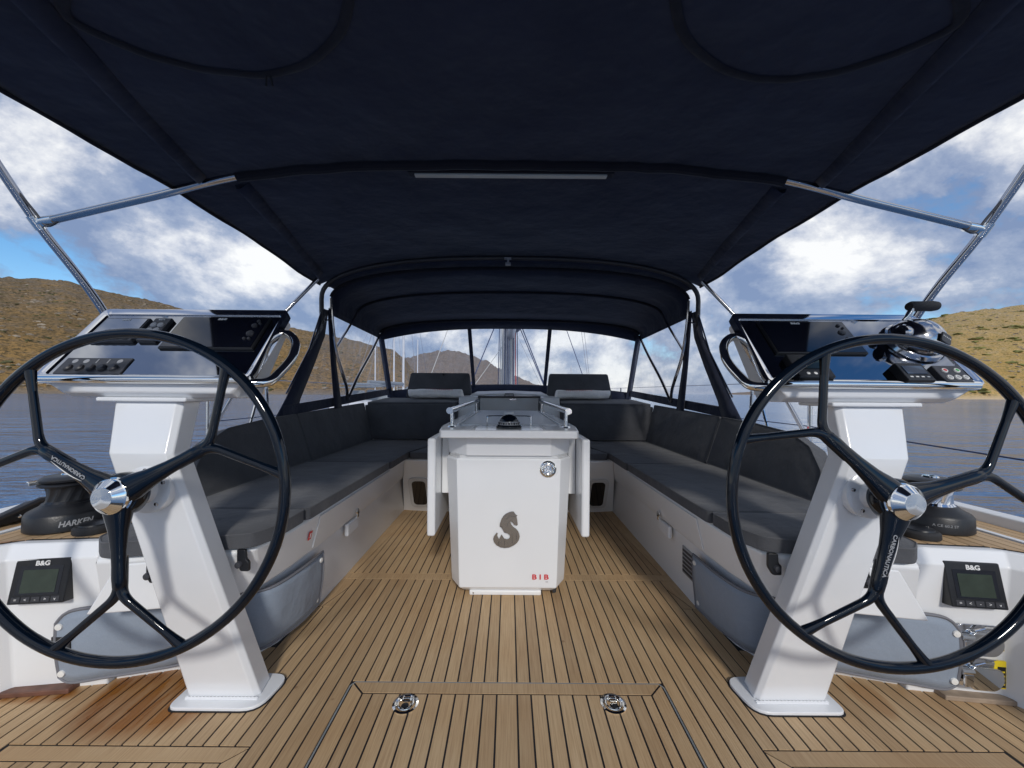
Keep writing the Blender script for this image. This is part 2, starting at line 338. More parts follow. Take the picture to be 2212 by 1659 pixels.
def smooth_path(pts, n=6):
    pts = [Vector(p) for p in pts]; out = []
    for i in range(len(pts) - 1):
        p0 = pts[max(i - 1, 0)]; p1 = pts[i]; p2 = pts[i + 1]; p3 = pts[min(i + 2, len(pts) - 1)]
        for k in range(n):
            t_ = k / n
            out.append(0.5 * ((2 * p1) + (p2 - p0) * t_ + (2 * p0 - 5 * p1 + 4 * p2 - p3) * t_**2 + (3 * p1 - p0 - 3 * p2 + p3) * t_**3))
    return out + [pts[-1]]
def round_poly(pts, rad, n=4):
    out = []; k = len(pts)
    for i in range(k):
        p, a, b_ = Vector(pts[i]), Vector(pts[i - 1]), Vector(pts[(i + 1) % k])
        r = rad[i] if hasattr(rad, '__len__') else rad
        da, db = (a - p), (b_ - p); r = min(r, da.length * 0.45, db.length * 0.45)
        s0, s1 = p + da.normalized() * r, p + db.normalized() * r
        for j in range(n + 1):
            t_ = j / n; out.append(s0 * (1 - t_)**2 + p * 2 * t_ * (1 - t_) + s1 * t_**2)
    return out
def text(string, size, o, ex, ey, material, parent, name='lettering', width=None, depth=0.0006, shear=0.0, bold=0.0, bend=None):
    cu = bpy.data.curves.new('txt', 'FONT'); cu.body = string; cu.size = size; cu.align_x = 'CENTER'; cu.align_y = 'CENTER'; cu.extrude = depth; cu.shear = shear; cu.offset = bold; cu.resolution_u = 3
    to = bpy.data.objects.new('txt', cu); col.objects.link(to)
    dg = bpy.context.evaluated_depsgraph_get(); me = bpy.data.meshes.new_from_object(to.evaluated_get(dg)); bpy.data.objects.remove(to)
    xs = [v.co.x for v in me.vertices]; k = (width / (max(xs) - min(xs))) if width else 1.0
    ex, ey = Vector(ex).normalized(), Vector(ey).normalized(); ez = ex.cross(ey)
    for v in me.vertices:
        if bend: v.co = bend(v.co.x * k, v.co.y, v.co.z)
        else: v.co = Vector(o) + ex * v.co.x * k + ey * v.co.y + ez * (v.co.z + depth)
    me.name = name; me.materials.clear(); me.materials.append(MAT[material])
    ob = bpy.data.objects.new(name, me); col.objects.link(ob)
    if parent: adopt(ob, parent)
    return ob
EX, EY, EZ = Vector((1, 0, 0)), Vector((0, 1, 0)), Vector((0, 0, 1))
def side(s): return 'left' if s < 0 else 'right'
SEA = -1.2

# ================================================================== sea and hills
mb = MB(); nr = 64
rows = []
for rr in (0.0, 5, 40, 300, 2500, 14000): rows.append([Vector((rr * math.cos(2 * math.pi * k / nr), rr * math.sin(2 * math.pi * k / nr), SEA)) for k in range(nr)])
mb.loft(rows[1:], True); mb.add(rows[1], [tuple(range(nr))])
struct(mb.build('sea', 'sea_water', smooth=False), 'rippled dark blue bay water round the boat')

def hill(name, label, prof, d0, d1, material, rough, na=220, nj=70, seed=0.0):
    xs = [p[0] for p in prof]; rows = []
    for i in range(na + 1):
        x = xs[0] + (xs[-1] - xs[0]) * i / na
        k = max(j for j in range(len(prof) - 1) if prof[j][0] <= x + 1e-6); a, b_ = prof[k], prof[k + 1]; f = (x - a[0]) / (b_[0] - a[0])
        fs = f * f * (3 - 2 * f) * 0.5 + f * 0.5
        y = a[1] + (b_[1] - a[1]) * fs
        dd0 = d0 if not callable(d0) else d0(x); dd1 = d1 if not callable(d1) else d1(x)
        u = (x - VX) / F; row = []
        for j in range(nj + 1):
            q = j / nj * 1.5
            Yd = dd0 + (dd1 - dd0) * q
            X, Y = u * Yd, Yd
            top = H + (VY - y) / F * dd1
            base = SEA - 0.6
            sh = min(q, 1.0); g = sh ** 0.86 if sh < 1 else 1.0
            if q < 0.03: g = q / 0.03 * 0.03 ** 0.86 * 1.0
            z = base + (top - base) * g
            if q > 1: z = top - (q - 1) * (top - base) * 0.9
            nv_ = noise.fractal(Vector((X * 0.012 + seed, Y * 0.012, 0.3)), 0.9, 2.1, 6) * rough * min(1, q * 5) * (0.5 + 0.5 * g)
            rk = (abs(noise.noise(Vector((X * 0.05, Y * 0.05, seed)))) * 0.30 + (1 - abs(noise.noise(Vector((X * 0.022 + 5, Y * 0.011, seed + 2))))) ** 4 * 0.5 + max(0, noise.noise(Vector((X * 0.16, Y * 0.16, seed))) - 0.12) * 0.5) * rough * min(1, q * 6)
            row.append(Vector((X, Y, z + nv_ * (1 if q < 0.9 else 0.45) + rk)))
        rows.append(row)
    o = MB().loft(rows).build(name, material, angle=60)
    o.modifiers.new('x', 'TRIANGULATE'); o.modifiers.clear()
    struct(o, label); return rows
LP = [(-1400, 520), (-700, 565), (-300, 592), (0, 611), (60, 617), (140, 618), (200, 632), (300, 655), (420, 682), (520, 700), (640, 716), (700, 728), (760, 740), (814, 753), (847, 759), (873, 777), (893, 806), (910, 846)]
left_rows = hill('hill', 'brown scrubby hillside rising straight from the water on the left', LP, lambda x: 175 + max(0, x) * 0.10, lambda x: 430 + max(0, x) * 0.28, 'hill_near', 6.0, 420, 110)
CP = [(820, 800), (860, 784), (876, 777), (914, 767), (943, 761), (967, 758.5), (988, 761), (1013, 771), (1044, 782), (1075, 797), (1124, 821), (1165, 838), (1185, 847)]
hill('hill', 'rounded hazy brown hill far off behind the headrest cushion', CP, 900, 1500, 'hill_far_hazed', 14, 120, 40, 4.0)
RP = [(1900, 845), (1940, 760), (1985, 693), (2010, 683), (2080, 668), (2140, 660), (2212, 654), (2500, 628), (3000, 590), (3800, 560)]
right_rows = hill('hill', 'bright yellow stony hillside behind the right helm console', RP, lambda x: 260, lambda x: 520, 'hill_bright', 5.0, 360, 100, 9.0)
hill('hill', 'low dark islet on the horizon right of the sprayhood', [(1560, 847), (1600, 844), (1640, 841), (1700, 843), (1760, 847)], 1500, 1900, 'hill_far_hazed', 2, 60, 16, 2.0)
def scatter(name, label, cat, rows, count, material, smin, smax, qmax, flat, seed):
    rnd = random.Random(seed); mb = MB(); ni, nj = len(rows) - 1, len(rows[0]) - 1
    ico = bmesh.new(); bmesh.ops.create_icosphere(ico, subdivisions=1, radius=1.0); iv = [v.co.copy() for v in ico.verts]; iff = [tuple(v.index for v in f.verts) for f in ico.faces]; ico.free()
    for _ in range(count):
        i = rnd.randrange(ni); j = int(rnd.random() ** 1.2 * nj * qmax) + 1
        fx, fy = rnd.random(), rnd.random()
        p = (rows[i][j] * (1 - fx) + rows[i + 1][j] * fx) * (1 - fy) + (rows[i][j + 1] * (1 - fx) + rows[i + 1][j + 1] * fx) * fy
        if noise.noise(Vector((p.x * 0.045, p.y * 0.045, seed))) + 0.5 * noise.noise(Vector((p.x * 0.16, p.y * 0.16, seed))) < 0.08: continue
        s_ = smin + (smax - smin) * rnd.random() ** 2.5; a = rnd.random() * 6.28
        c_, sn = math.cos(a), math.sin(a); ax, ay = s_ * (0.8 + rnd.random() * 0.9), s_ * (0.7 + rnd.random() * 0.5)
        vv = []
        for q in iv:
            k = 0.75 + rnd.random() * 0.5; x_, y_ = q.x * ax * k, q.y * ay * k
            vv.append(p + Vector((x_ * c_ - y_ * sn, x_ * sn + y_ * c_, q.z * s_ * flat * k)))
        mb.add(vv, iff)
    tag(mb.build(name, material, smooth=False), label, cat, kind='stuff')
scatter('shrubs', 'dark low scrub dotting the left hillside', 'shrubs', left_rows, 11000, 'shrub', 0.3, 1.6, 0.66, 0.55, 1)
scatter('rocks', 'pale loose rocks over the left hillside', 'rocks', left_rows, 7000, 'rock', 0.25, 1.9, 0.66, 0.5, 2)
scatter('shrubs', 'olive green scrub patches on the right hillside', 'shrubs', right_rows, 5000, 'shrub_green', 0.6, 4.6, 0.66, 0.30, 3)
scatter('rocks', 'pale stones strewn over the yellow right hillside', 'rocks', right_rows, 8000, 'rock', 0.35, 1.9, 0.66, 0.5, 4)

# ================================================================== deck, hull, coamings
def hull_x(Y): return 1.98 if Y < 4 else 1.98 * max(0.06, 1 - ((Y - 4) / 8.6) ** 2.0)
mb = MB(); rows = []
for i in range(31):
    Y = -1.2 + 13.8 * i / 30; X = hull_x(Y); rows.append([Vector((-X * 0.93, Y, SEA - 0.3)), Vector((-X, Y, 0.25)), Vector((-X, Y, 0.44)), Vector((X, Y, 0.44)), Vector((X, Y, 0.25)), Vector((X * 0.93, Y, SEA - 0.3))])
for i in range(30):
    Ya = rows[i][0].y
    mb.loft([rows[i][:3], rows[i + 1][:3]]); mb.loft([rows[i][3:], rows[i + 1][3:]])
    if Ya > 4.4: mb.loft([rows[i][2:4], rows[i + 1][2:4]])
mb.add([rows[-1][k] for k in range(6)], [(0, 1, 2, 3, 4, 5)])
struct(mb.build('hull', 'gelcoat', angle=50), 'white hull sides and foredeck of the yacht')
# coachroof ahead of the sprayhood
mb = MB(); rows = []
for Y, wx, z in ((4.50, 1.40, 0.80), (4.95, 1.40, 0.95), (6.0, 1.30, 0.95), (8.0, 1.0, 0.88), (9.6, 0.6, 0.74), (10.2, 0.4, 0.45)):
    rows.append([Vector((-wx * 1.1, Y, 0.43)), Vector((-wx, Y, z - 0.06)), Vector((-wx * 0.8, Y, z)), Vector((0, Y, z + 0.03)), Vector((wx * 0.8, Y, z)), Vector((wx, Y, z - 0.06)), Vector((wx * 1.1, Y, 0.43))])
mb.loft(rows, False); mb.add(rows[0], [tuple(range(6, -1, -1))])
struct(mb.build('coachroof', 'gelcoat', angle=50), 'white cabin roof ahead of the sprayhood windows')

unit = bpy.data.meshes.new('plank'); ub = MB().box((-0.5, -0.5, -1), (0.5, 0.5, 0)); unit.from_pydata([tuple(p) for p in ub.v], [], ub.f)
bm = bmesh.new(); bm.from_mesh(unit); bmesh.ops.recalc_face_normals(bm, faces=bm.faces); bm.to_mesh(unit); bm.free(); unit.materials.append(MAT['teak'])
def plank(parent, x0, x1, y0, y1, z=0.0, th=0.006):
    o = bpy.data.objects.new('plank', unit); col.objects.link(o); o.scale = (x1 - x0, y1 - y0, th)
    o.location = Vector(((x0 + x1) / 2, (y0 + y1) / 2, z)) - wloc_base(parent); o.parent = parent; return o
def plank_poly(parent, poly, z=0.0, th=0.006):
    return MB().prism([(p[0], p[1], z - th) for p in poly], (0, 0, th)).build('plank', 'teak', parent, smooth=False)

floor = struct(MB().box((-2.0, 0.0, -0.06), (2.0, 4.2, -0.0025)).build('floor', 'caulk', smooth=False), 'teak laid cockpit floor with black caulked seams')
PW, GAP = 0.0457, 0.0058
xs = [0.0335 + PW * k for k in range(40)]            # seams right of the wide middle plank
def strips(parent, y_of, xmin, xmax, z=0.0):         # planks between xmin and xmax on both sides of the middle
    for s in (-1, 1):
        for a in xs:
            x0, x1 = max(a + GAP / 2, xmin), min(a + PW - GAP / 2, xmax)
            if x1 - x0 < 0.006: continue
            y0, y1 = y_of((x0 + x1) / 2)
            if y1 - y0 < 0.01: continue
            plank(parent, *((x0, x1) if s > 0 else (-x1, -x0)), y0, y1, z)
# forward of the cross plank
strips(floor, lambda x: (2.124, 3.34), 0.0, 0.80); plank(floor, -0.0335 + GAP / 2, 0.0335 - GAP / 2, 2.124, 3.34)
plank(floor, -0.90, 0.90, 2.056, 2.1205)
# between the cross plank and the hatch
strips(floor, lambda x: (1.331, 2.0525), 0.0, 0.536); plank(floor, -0.0335 + GAP / 2, 0.0335 - GAP / 2, 1.331, 2.0525)
def y_side(x):
    top = 2.0525 if x < 0.81 else (1.785 if x < 0.895 else 1.50 if x < 0.95 else 1.46 - (x - 0.95) * 0.31)
    bot = 0.30 if x < 0.719 else 1.084
    if x > 1.40: bot = 0.30
    return (bot, top)
strips(floor, y_side, 0.5384, 1.70)
for s in (-1, 1):                                    # tapered margin planks along the benches
    for q in ([(0.8045, 3.33), (0.90, 3.33), (0.90, 2.124), (0.850, 2.124), (0.8045, 2.95)], [(0.8045, 2.925), (0.8450, 2.124), (0.8045, 2.124)],
              [(0.8130, 2.0525), (0.90, 2.0525), (0.90, 1.79), (0.866, 1.79), (0.8130, 1.97)], [(0.8130, 1.952), (0.860, 1.79), (0.8130, 1.79)]):
        plank_poly(floor, [(s * a, b_) for a, b_ in q])
# middle hatch
hatch = thing('floor_hatch', 'teak floor hatch with two flush lift rings, in the middle foreground', 'hatch', (0, 0.8, 0))
MB().box((-0.528, 0.25, -0.01), (0.528, 1.3245, -0.0018)).build('tray', 'caulk', hatch, smooth=False)
MB().tube([(-0.5345, 0.25, -0.003), (-0.5345, 1.31, -0.003), (-0.522, 1.3265, -0.003), (0.522, 1.3265, -0.003), (0.5345, 1.31, -0.003), (0.5345, 0.25, -0.003)], 0.0032, 6).build('trim', 'hatch_trim', hatch)
mg = 0.044
plank_poly(hatch, [(-0.522, 1.322), (0.522, 1.322), (0.522 - mg, 1.322 - mg), (-0.522 + mg, 1.322 - mg)], 0.0005)
for s in (-1, 1):
    plank_poly(hatch, [(s * 0.526, 1.316), (s * 0.526, 0.25), (s * (0.526 - mg), 0.25), (s * (0.526 - mg), 1.316 - mg)], 0.0005)
strips(hatch, lambda x: (0.25, 1.322 - mg - GAP), 0.0, 0.526 - mg - GAP); plank(hatch, -0.0335 + GAP / 2, 0.0335 - GAP / 2, 0.25, 1.322 - mg - GAP)
for px, s in ((876, -1), (1325, 1)):                 # flush lift rings
    c = PZ(px, 1520, 0.002)
    MB().lathe(c, EZ, [(0.0, -0.004), (0.040, -0.004), (0.041, 0.001), (0.034, 0.0025), (0.029, -0.002), (0.0, -0.003)], 32).build('lift_ring', 'chrome', hatch)
    lr = hatch.children[-1]
    ring = [c + Vector((0.024 * math.cos(a), 0.024 * math.sin(a) - 0.002, 0.002)) for a in [2 * math.pi * k / 24 for k in range(24)]]
    MB().tube(ring, 0.0035, 8, closed=True).build('handle', 'chrome', lr)
    MB().tube([c + Vector((-0.012, 0.026, 0.002)), c + Vector((-0.012, 0.008, 0.003)), c + Vector((0.012, 0.008, 0.003)), c + Vector((0.012, 0.026, 0.002))], 0.0035, 6).build('catch', 'chrome', lr)
    MB().lathe(c + Vector((0.0, -0.008, 0)), EZ, [(0.0, -0.0025), (0.012, -0.0025), (0.012, 0.0005), (0.0, 0.0005)], 14).build('keyhole', 'black_plastic', lr)
# side hatches by the helms
for s in (-1, 1):
    hs = thing('floor_hatch', f'teak floor hatch at the {side(s)} bottom edge, beside the helm pedestal', 'hatch', (s * 1.07, 0.7, 0))
    MB().box((min(s * 0.7195, s * 1.397), 0.30, -0.01), (max(s * 0.7195, s * 1.397), 1.0805, -0.002)).build('tray', 'caulk', hs, smooth=False)
    plank_poly(hs, [(s * 0.7225, 1.078), (s * 1.394, 1.078), (s * 1.394, 1.036), (s * (0.7225 + 0.044), 1.036)])
    plank_poly(hs, [(s * 0.7225, 1.072), (s * 0.7225, 0.30), (s * 0.7645, 0.30), (s * 0.7645, 1.030)])
    x = 0.7695
    while x < 1.37:
        plank(hs, *((x, x + PW - GAP) if s > 0 else (-x - PW + GAP, -x)), 0.30, 1.031); x += PW

# side decks with the winches
for s in (-1, 1):
    def S(x, y, z=0.0): return Vector((s * x, y, z))
    mb = MB()
    plan = [(1.36, 1.275), (1.62, 1.243), (1.67, 1.19), (1.70, 0.60), (1.70, -1.2), (1.97, -1.2), (1.97, 4.6), (1.50, 4.6), (1.50, 1.9), (1.36, 1.62)]
    base = [(1.36, 1.31), (1.63, 1.272), (1.66, 1.22), (1.68, 0.60), (1.68, -1.2), (1.97, -1.2), (1.97, 4.6), (1.50, 4.6), (1.50, 1.9), (1.36, 1.62)]
    mb.loft([[S(x, y, -0.02) for x, y in base], [S(x, y, 0.445) for x, y in plan], [S(x + (0.022 if i in (1, 2, 3, 4) else 0.012 if i == 0 else 0), y + (0.03 if i in (0, 1) else 0.02 if i == 2 else 0), 0.487) for i, (x, y) in enumerate(plan)]], True, True)
    sdk = struct(mb.build('side_deck', 'gelcoat', bevel=0.006, angle=40), f'white {side(s)} side deck moulding carrying the winch')
    # teak on top, planks run fore and aft, cut by the curved front edge
    cau = [(1.40, 1.325), (1.63, 1.30), (1.715, 1.235), (1.735, 0.60), (1.735, -1.0), (1.775, -1.0), (1.775, 4.4), (1.56, 4.4), (1.56, 2.0), (1.40, 1.70)]
    MB().prism([S(x, y, 0.4875) for x, y in cau], (0, 0, 0.0025)).build('caulking', 'caulk', sdk, smooth=False)
    x = 1.405
    while x < 1.765:
        x1 = min(x + 0.0385, 1.77)
        def front(q): return 1.331 - (q - 1.40) * 0.11 if q < 1.63 else 1.304 - (q - 1.63) * 0.75 if q < 1.71 else -0.95
        y1 = 1.70 if x < 1.56 else 4.35
        q = [(x, front(x)), (x1, front(x1)), (x1, y1), (x, y1)]
        MB().prism([S(a, b_, 0.487) for a, b_ in q], (0, 0, 0.0045)).build('plank', 'teak', sdk, smooth=False); x += 0.0425
    MB().box((min(s * 1.778, s * 1.80), -1.0, 0.48), (max(s * 1.778, s * 1.80), 4.5, 0.497)).build('rail_strip', 'gelcoat', sdk, bevel=0.004)
    x = 1.804
    while x < 1.92:
        MB().box((min(s * x, s * (x + 0.037)), -1.0, 0.48), (max(s * x, s * (x + 0.037)), 4.5, 0.4905)).build('plank', 'teak', sdk, smooth=False); x += 0.041
    mb = MB(); rows = []
    for Y in (-1.2, 1, 2, 3, 4, 5, 6, 7, 8, 9, 10, 11):
        X = hull_x(Y) - 0.03; rows.append([Vector((s * (X - 0.03), Y, 0.44)), Vector((s * (X - 0.025), Y, 0.53)), Vector((s * (X + 0.01), Y, 0.54)), Vector((s * (X + 0.036), Y, 0.50)), Vector((s * (X + 0.036), Y, 0.40))])
    mb.loft(rows, False, True).build('bulwark', 'gelcoat', sdk, bevel=0.006)
    # coaming behind the bench backrests
    mb = MB(); rows = []
    for Y, dz, x0 in ((1.70, -0.22, 1.36), (1.85, -0.10, 1.37), (2.1, -0.02, 1.38), (2.6, 0.0, 1.39), (3.7, -0.02, 1.40), (4.7, 0.0, 1.41)):
        rows.append([S(1.30, Y, 0.40), S(x0 + 0.045, Y, 0.79 + dz), S(x0 + 0.075, Y, 0.81 + dz), S(x0 + 0.15, Y, 0.80 + dz), S(x0 + 0.20, Y, 0.44)])
    struct(mb.loft(rows, False, True).add(rows[0], [(0, 1, 2, 3, 4)]).build('coaming', 'gelcoat', bevel=0.01, angle=50), f'white coaming moulding behind the {side(s)} bench backrest')

# ================================================================== benches
for s in (-1, 1):
    def S(x, y, z=0.0): return Vector((s * x, y, z))
    bench = thing('side_bench', f'white moulded cockpit bench along the {side(s)} side', 'bench', S(1.0, 2.3, 0), 'white cockpit benches')
    fl = [(0.884, 3.40), (0.884, 1.85), (0.892, 1.70), (0.915, 1.54), (0.950, 1.46), (1.02, 1.425), (1.352, 1.335)]
    cr = [(0.852, 3.40), (0.850, 1.85), (0.850, 1.70), (0.856, 1.50), (0.872, 1.36), (0.92, 1.295), (1.290, 1.225)]
    tp = [(0.815, 3.40), (0.812, 1.85), (0.812, 1.70), (0.815, 1.45), (0.842, 1.285), (0.89, 1.250), (1.262, 1.178)]
    rows = [[S(x, y, -0.02) for x, y in fl], [S(x, y, 0.298) for x, y in [(a[0] * 0.7 + c[0] * 0.3, a[1] * 0.55 + c[1] * 0.45) for a, c in zip(fl, cr)]], [S(x, y, 0.308) for x, y in cr], [S(x, y, 0.470) for x, y in tp], [S(x + (0.012 if i < 5 else 0.0), y + (0.012 if i > 3 else 0), 0.484) for i, (x, y) in enumerate(tp)]]
    mb = MB().loft(rows); top = rows[-1] + [S(1.352, 1.30, 0.484), S(1.352, 1.75, 0.484), S(1.40, 3.95, 0.484), S(0.815, 3.95, 0.484)]
    mb.add(top, [tuple(range(len(top)))]); mb.add([rows[k][-1] for k in range(5)] + [S(1.352, 1.30, 0.484), S(1.352, 1.335, 0.30)], [(0, 1, 2, 3, 4, 5, 6)])
    mb.build('shell', 'gelcoat', bench, bevel=0.008, seg=3, angle=28)
    def face(y, z):                                  # a point on the inner face of the bench
        if z > 0.308: f = (z - 0.308) / 0.162; x = 0.851 + (0.812 - 0.851) * f
        else: f = z / 0.298; x = 0.884 + (0.874 - 0.884) * f
        return S(x, y, z)
    # drawer front, its lip and latch
    nrm = Vector((-s, 0, 0.24)).normalized()
    for y0, y1 in ((1.66, 2.63),):
        q = [face(y0, 0.322), face(y1, 0.322), face(y1, 0.462), face(y0, 0.462)]
        MB().prism(q, nrm * -0.006 * -1).build('drawer_front', 'gelcoat', bench, bevel=0.006, seg=3)
    MB().box((min(s * 0.840, s * 0.862), 2.02, 0.236), (max(s * 0.840, s * 0.862), 2.16, 0.302)).build('finger_pull', 'gelcoat', bench, bevel=0.008, seg=3)
    lc = PX(772 if s < 0 else 1423, 1104 if s < 0 else 1110, s * 0.828)
    lt = MB().lathe(lc, nrm, [(0.0, 0), (0.016, 0), (0.015, 0.006), (0.0, 0.007)], 16).build('latch', 'chrome', bench)
    MB().box(tuple(lc + Vector((-0.006, -0.010, -0.034))), tuple(lc + Vector((0.006, 0.010, -0.006)))).build('latch_tongue', 'chrome', lt, bevel=0.003)
    if s < 0:
        c = face(1.60, 0.40) + Vector((0.005, 0, 0))
        st_ = MB().obox(c, EY, Vector((0.24, 0, 1)).normalized(), Vector((1, 0, -0.24)).normalized(), (-0.011, -0.018, 0), (0.011, 0.018, 0.002)).build('sticker', 'print_red', bench)
        MB().obox(c, EY, Vector((0.24, 0, 1)).normalized(), Vector((1, 0, -0.24)).normalized(), (-0.004, -0.011, 0.002), (0.004, 0.010, 0.0026)).build('sticker_mark', 'print_white', st_)
    if s > 0:
        vg = MB().prism([S(0.879, 1.78, 0.11), S(0.877, 1.78, 0.245), S(0.877, 1.925, 0.245), S(0.879, 1.925, 0.11)], (-0.007, 0, 0)).build('vent_grille', 'print_grey', bench, bevel=0.003)
        for k in range(6):
            MB().box((0.868, 1.79, 0.122 + k * 0.020), (0.872, 1.915, 0.132 + k * 0.020)).build('slat', 'dark_plastic', vg)
    # black lid stays under the aft cushion
    for c, d in ((S(0.862, 1.265, 0.455), 0), (S(1.10, 1.205, 0.445), 1)):
        br = MB().prism(round_poly([c + Vector((-0.018, -0.006, 0.030)), c + Vector((0.012, -0.010, 0.030)), c + Vector((0.014, -0.010, 0.0)), c + Vector((0.024, -0.010, -0.010)), c + Vector((0.024, -0.010, -0.040)), c + Vector((-0.004, -0.010, -0.040)), c + Vector((-0.018, -0.006, -0.015))], 0.006), (0, -0.012, 0)).build('lid_stay', 'black_plastic', bench, bevel=0.003)
        MB().lathe(c + Vector((0.008 * s, -0.020, -0.018)), -EY, [(0.0, 0), (0.012, 0), (0.010, 0.008), (0.0, 0.010)], 14).build('knob', 'dark_plastic', br)
    # bench across the front with its portlight
    fb = thing('front_bench', f'white front bench with rounded portlight, {side(s)} of the table', 'bench', S(0.6, 3.4, 0), 'white cockpit benches')
    rows = [[S(0.886, 3.27, -0.02), S(0.70, 3.245, -0.02), S(0.36, 3.23, -0.02)], [S(0.85, 3.10, 0.30), S(0.70, 3.09, 0.30), S(0.36, 3.08, 0.30)], [S(0.814, 3.005, 0.465), S(0.70, 3.0, 0.465), S(0.36, 3.0, 0.465)], [S(0.814, 3.02, 0.478), S(0.70, 3.015, 0.478), S(0.36, 3.015, 0.478)], [S(0.814, 3.9, 0.478), S(0.70, 3.9, 0.478), S(0.36, 3.9, 0.478)]]
    MB().loft(rows).build('shell', 'gelcoat', fb, bevel=0.008)
    o_ = S(0.725, 3.149, 0.18); ey_ = Vector((0, -0.484, 1)).normalized(); n_ = Vector((0, -1, -0.484)).normalized()
    def fpt(a, b_, d=0.0): return o_ + EX * a + ey_ * b_ + n_ * d
    fr_ = MB().prism(round_poly([fpt(-0.085, -0.15), fpt(0.085, -0.15), fpt(0.085, 0.15), fpt(-0.085, 0.15)], 0.05, 6), n_ * 0.012).build('portlight', 'gelcoat_grey', fb, bevel=0.004)
    MB().prism(round_poly([fpt(-0.055, -0.12, 0.011), fpt(0.055, -0.12, 0.011), fpt(0.055, 0.12, 0.011), fpt(-0.055, 0.12, 0.011)], 0.035, 6), n_ * 0.004).build('pane', 'portlight_glass', fr_)

# ================================================================== cushions
def puff(name, label, poly, up, parent=None, bevel=0.014, pf=0.010, seams=True, group=None, mat_='cushion', cat='cushion', cr=0.022):
    # poly: outline on the underside; up: thickness vector. The faces get a soft crown and a stitched seam along the upper edge
    poly = round_poly(poly, cr, 3); n = len(poly); up = Vector(up); c = sum(poly, Vector()) / n
    rings = []
    for f, hgt in ((1.0, 0.0), (1.0, 1.0), (0.93, 1.0), (0.78, 1.0), (0.5, 1.0), (0.2, 1.0)):
        bulge = {1.0: 0, 0.93: 0.35, 0.78: 0.75, 0.5: 1.0, 0.2: 1.0}[f] * pf * (1 if hgt else 0)
        rings.append([c + (p - c) * f + up * hgt + up.normalized() * bulge for p in poly])
    mb = MB().loft(rings, True, True)
    root = mb.build(name, mat_, bevel=bevel, seg=3, angle=50)
    tag(root, label, cat, group)
    if seams:
        ed = [c + (p - c) * 0.992 + up * 0.985 + up.normalized() * 0.002 for p in poly]
        MB().tube(ed, 0.0026, 5, closed=True).build('seam', 'stitch', root)
    return root
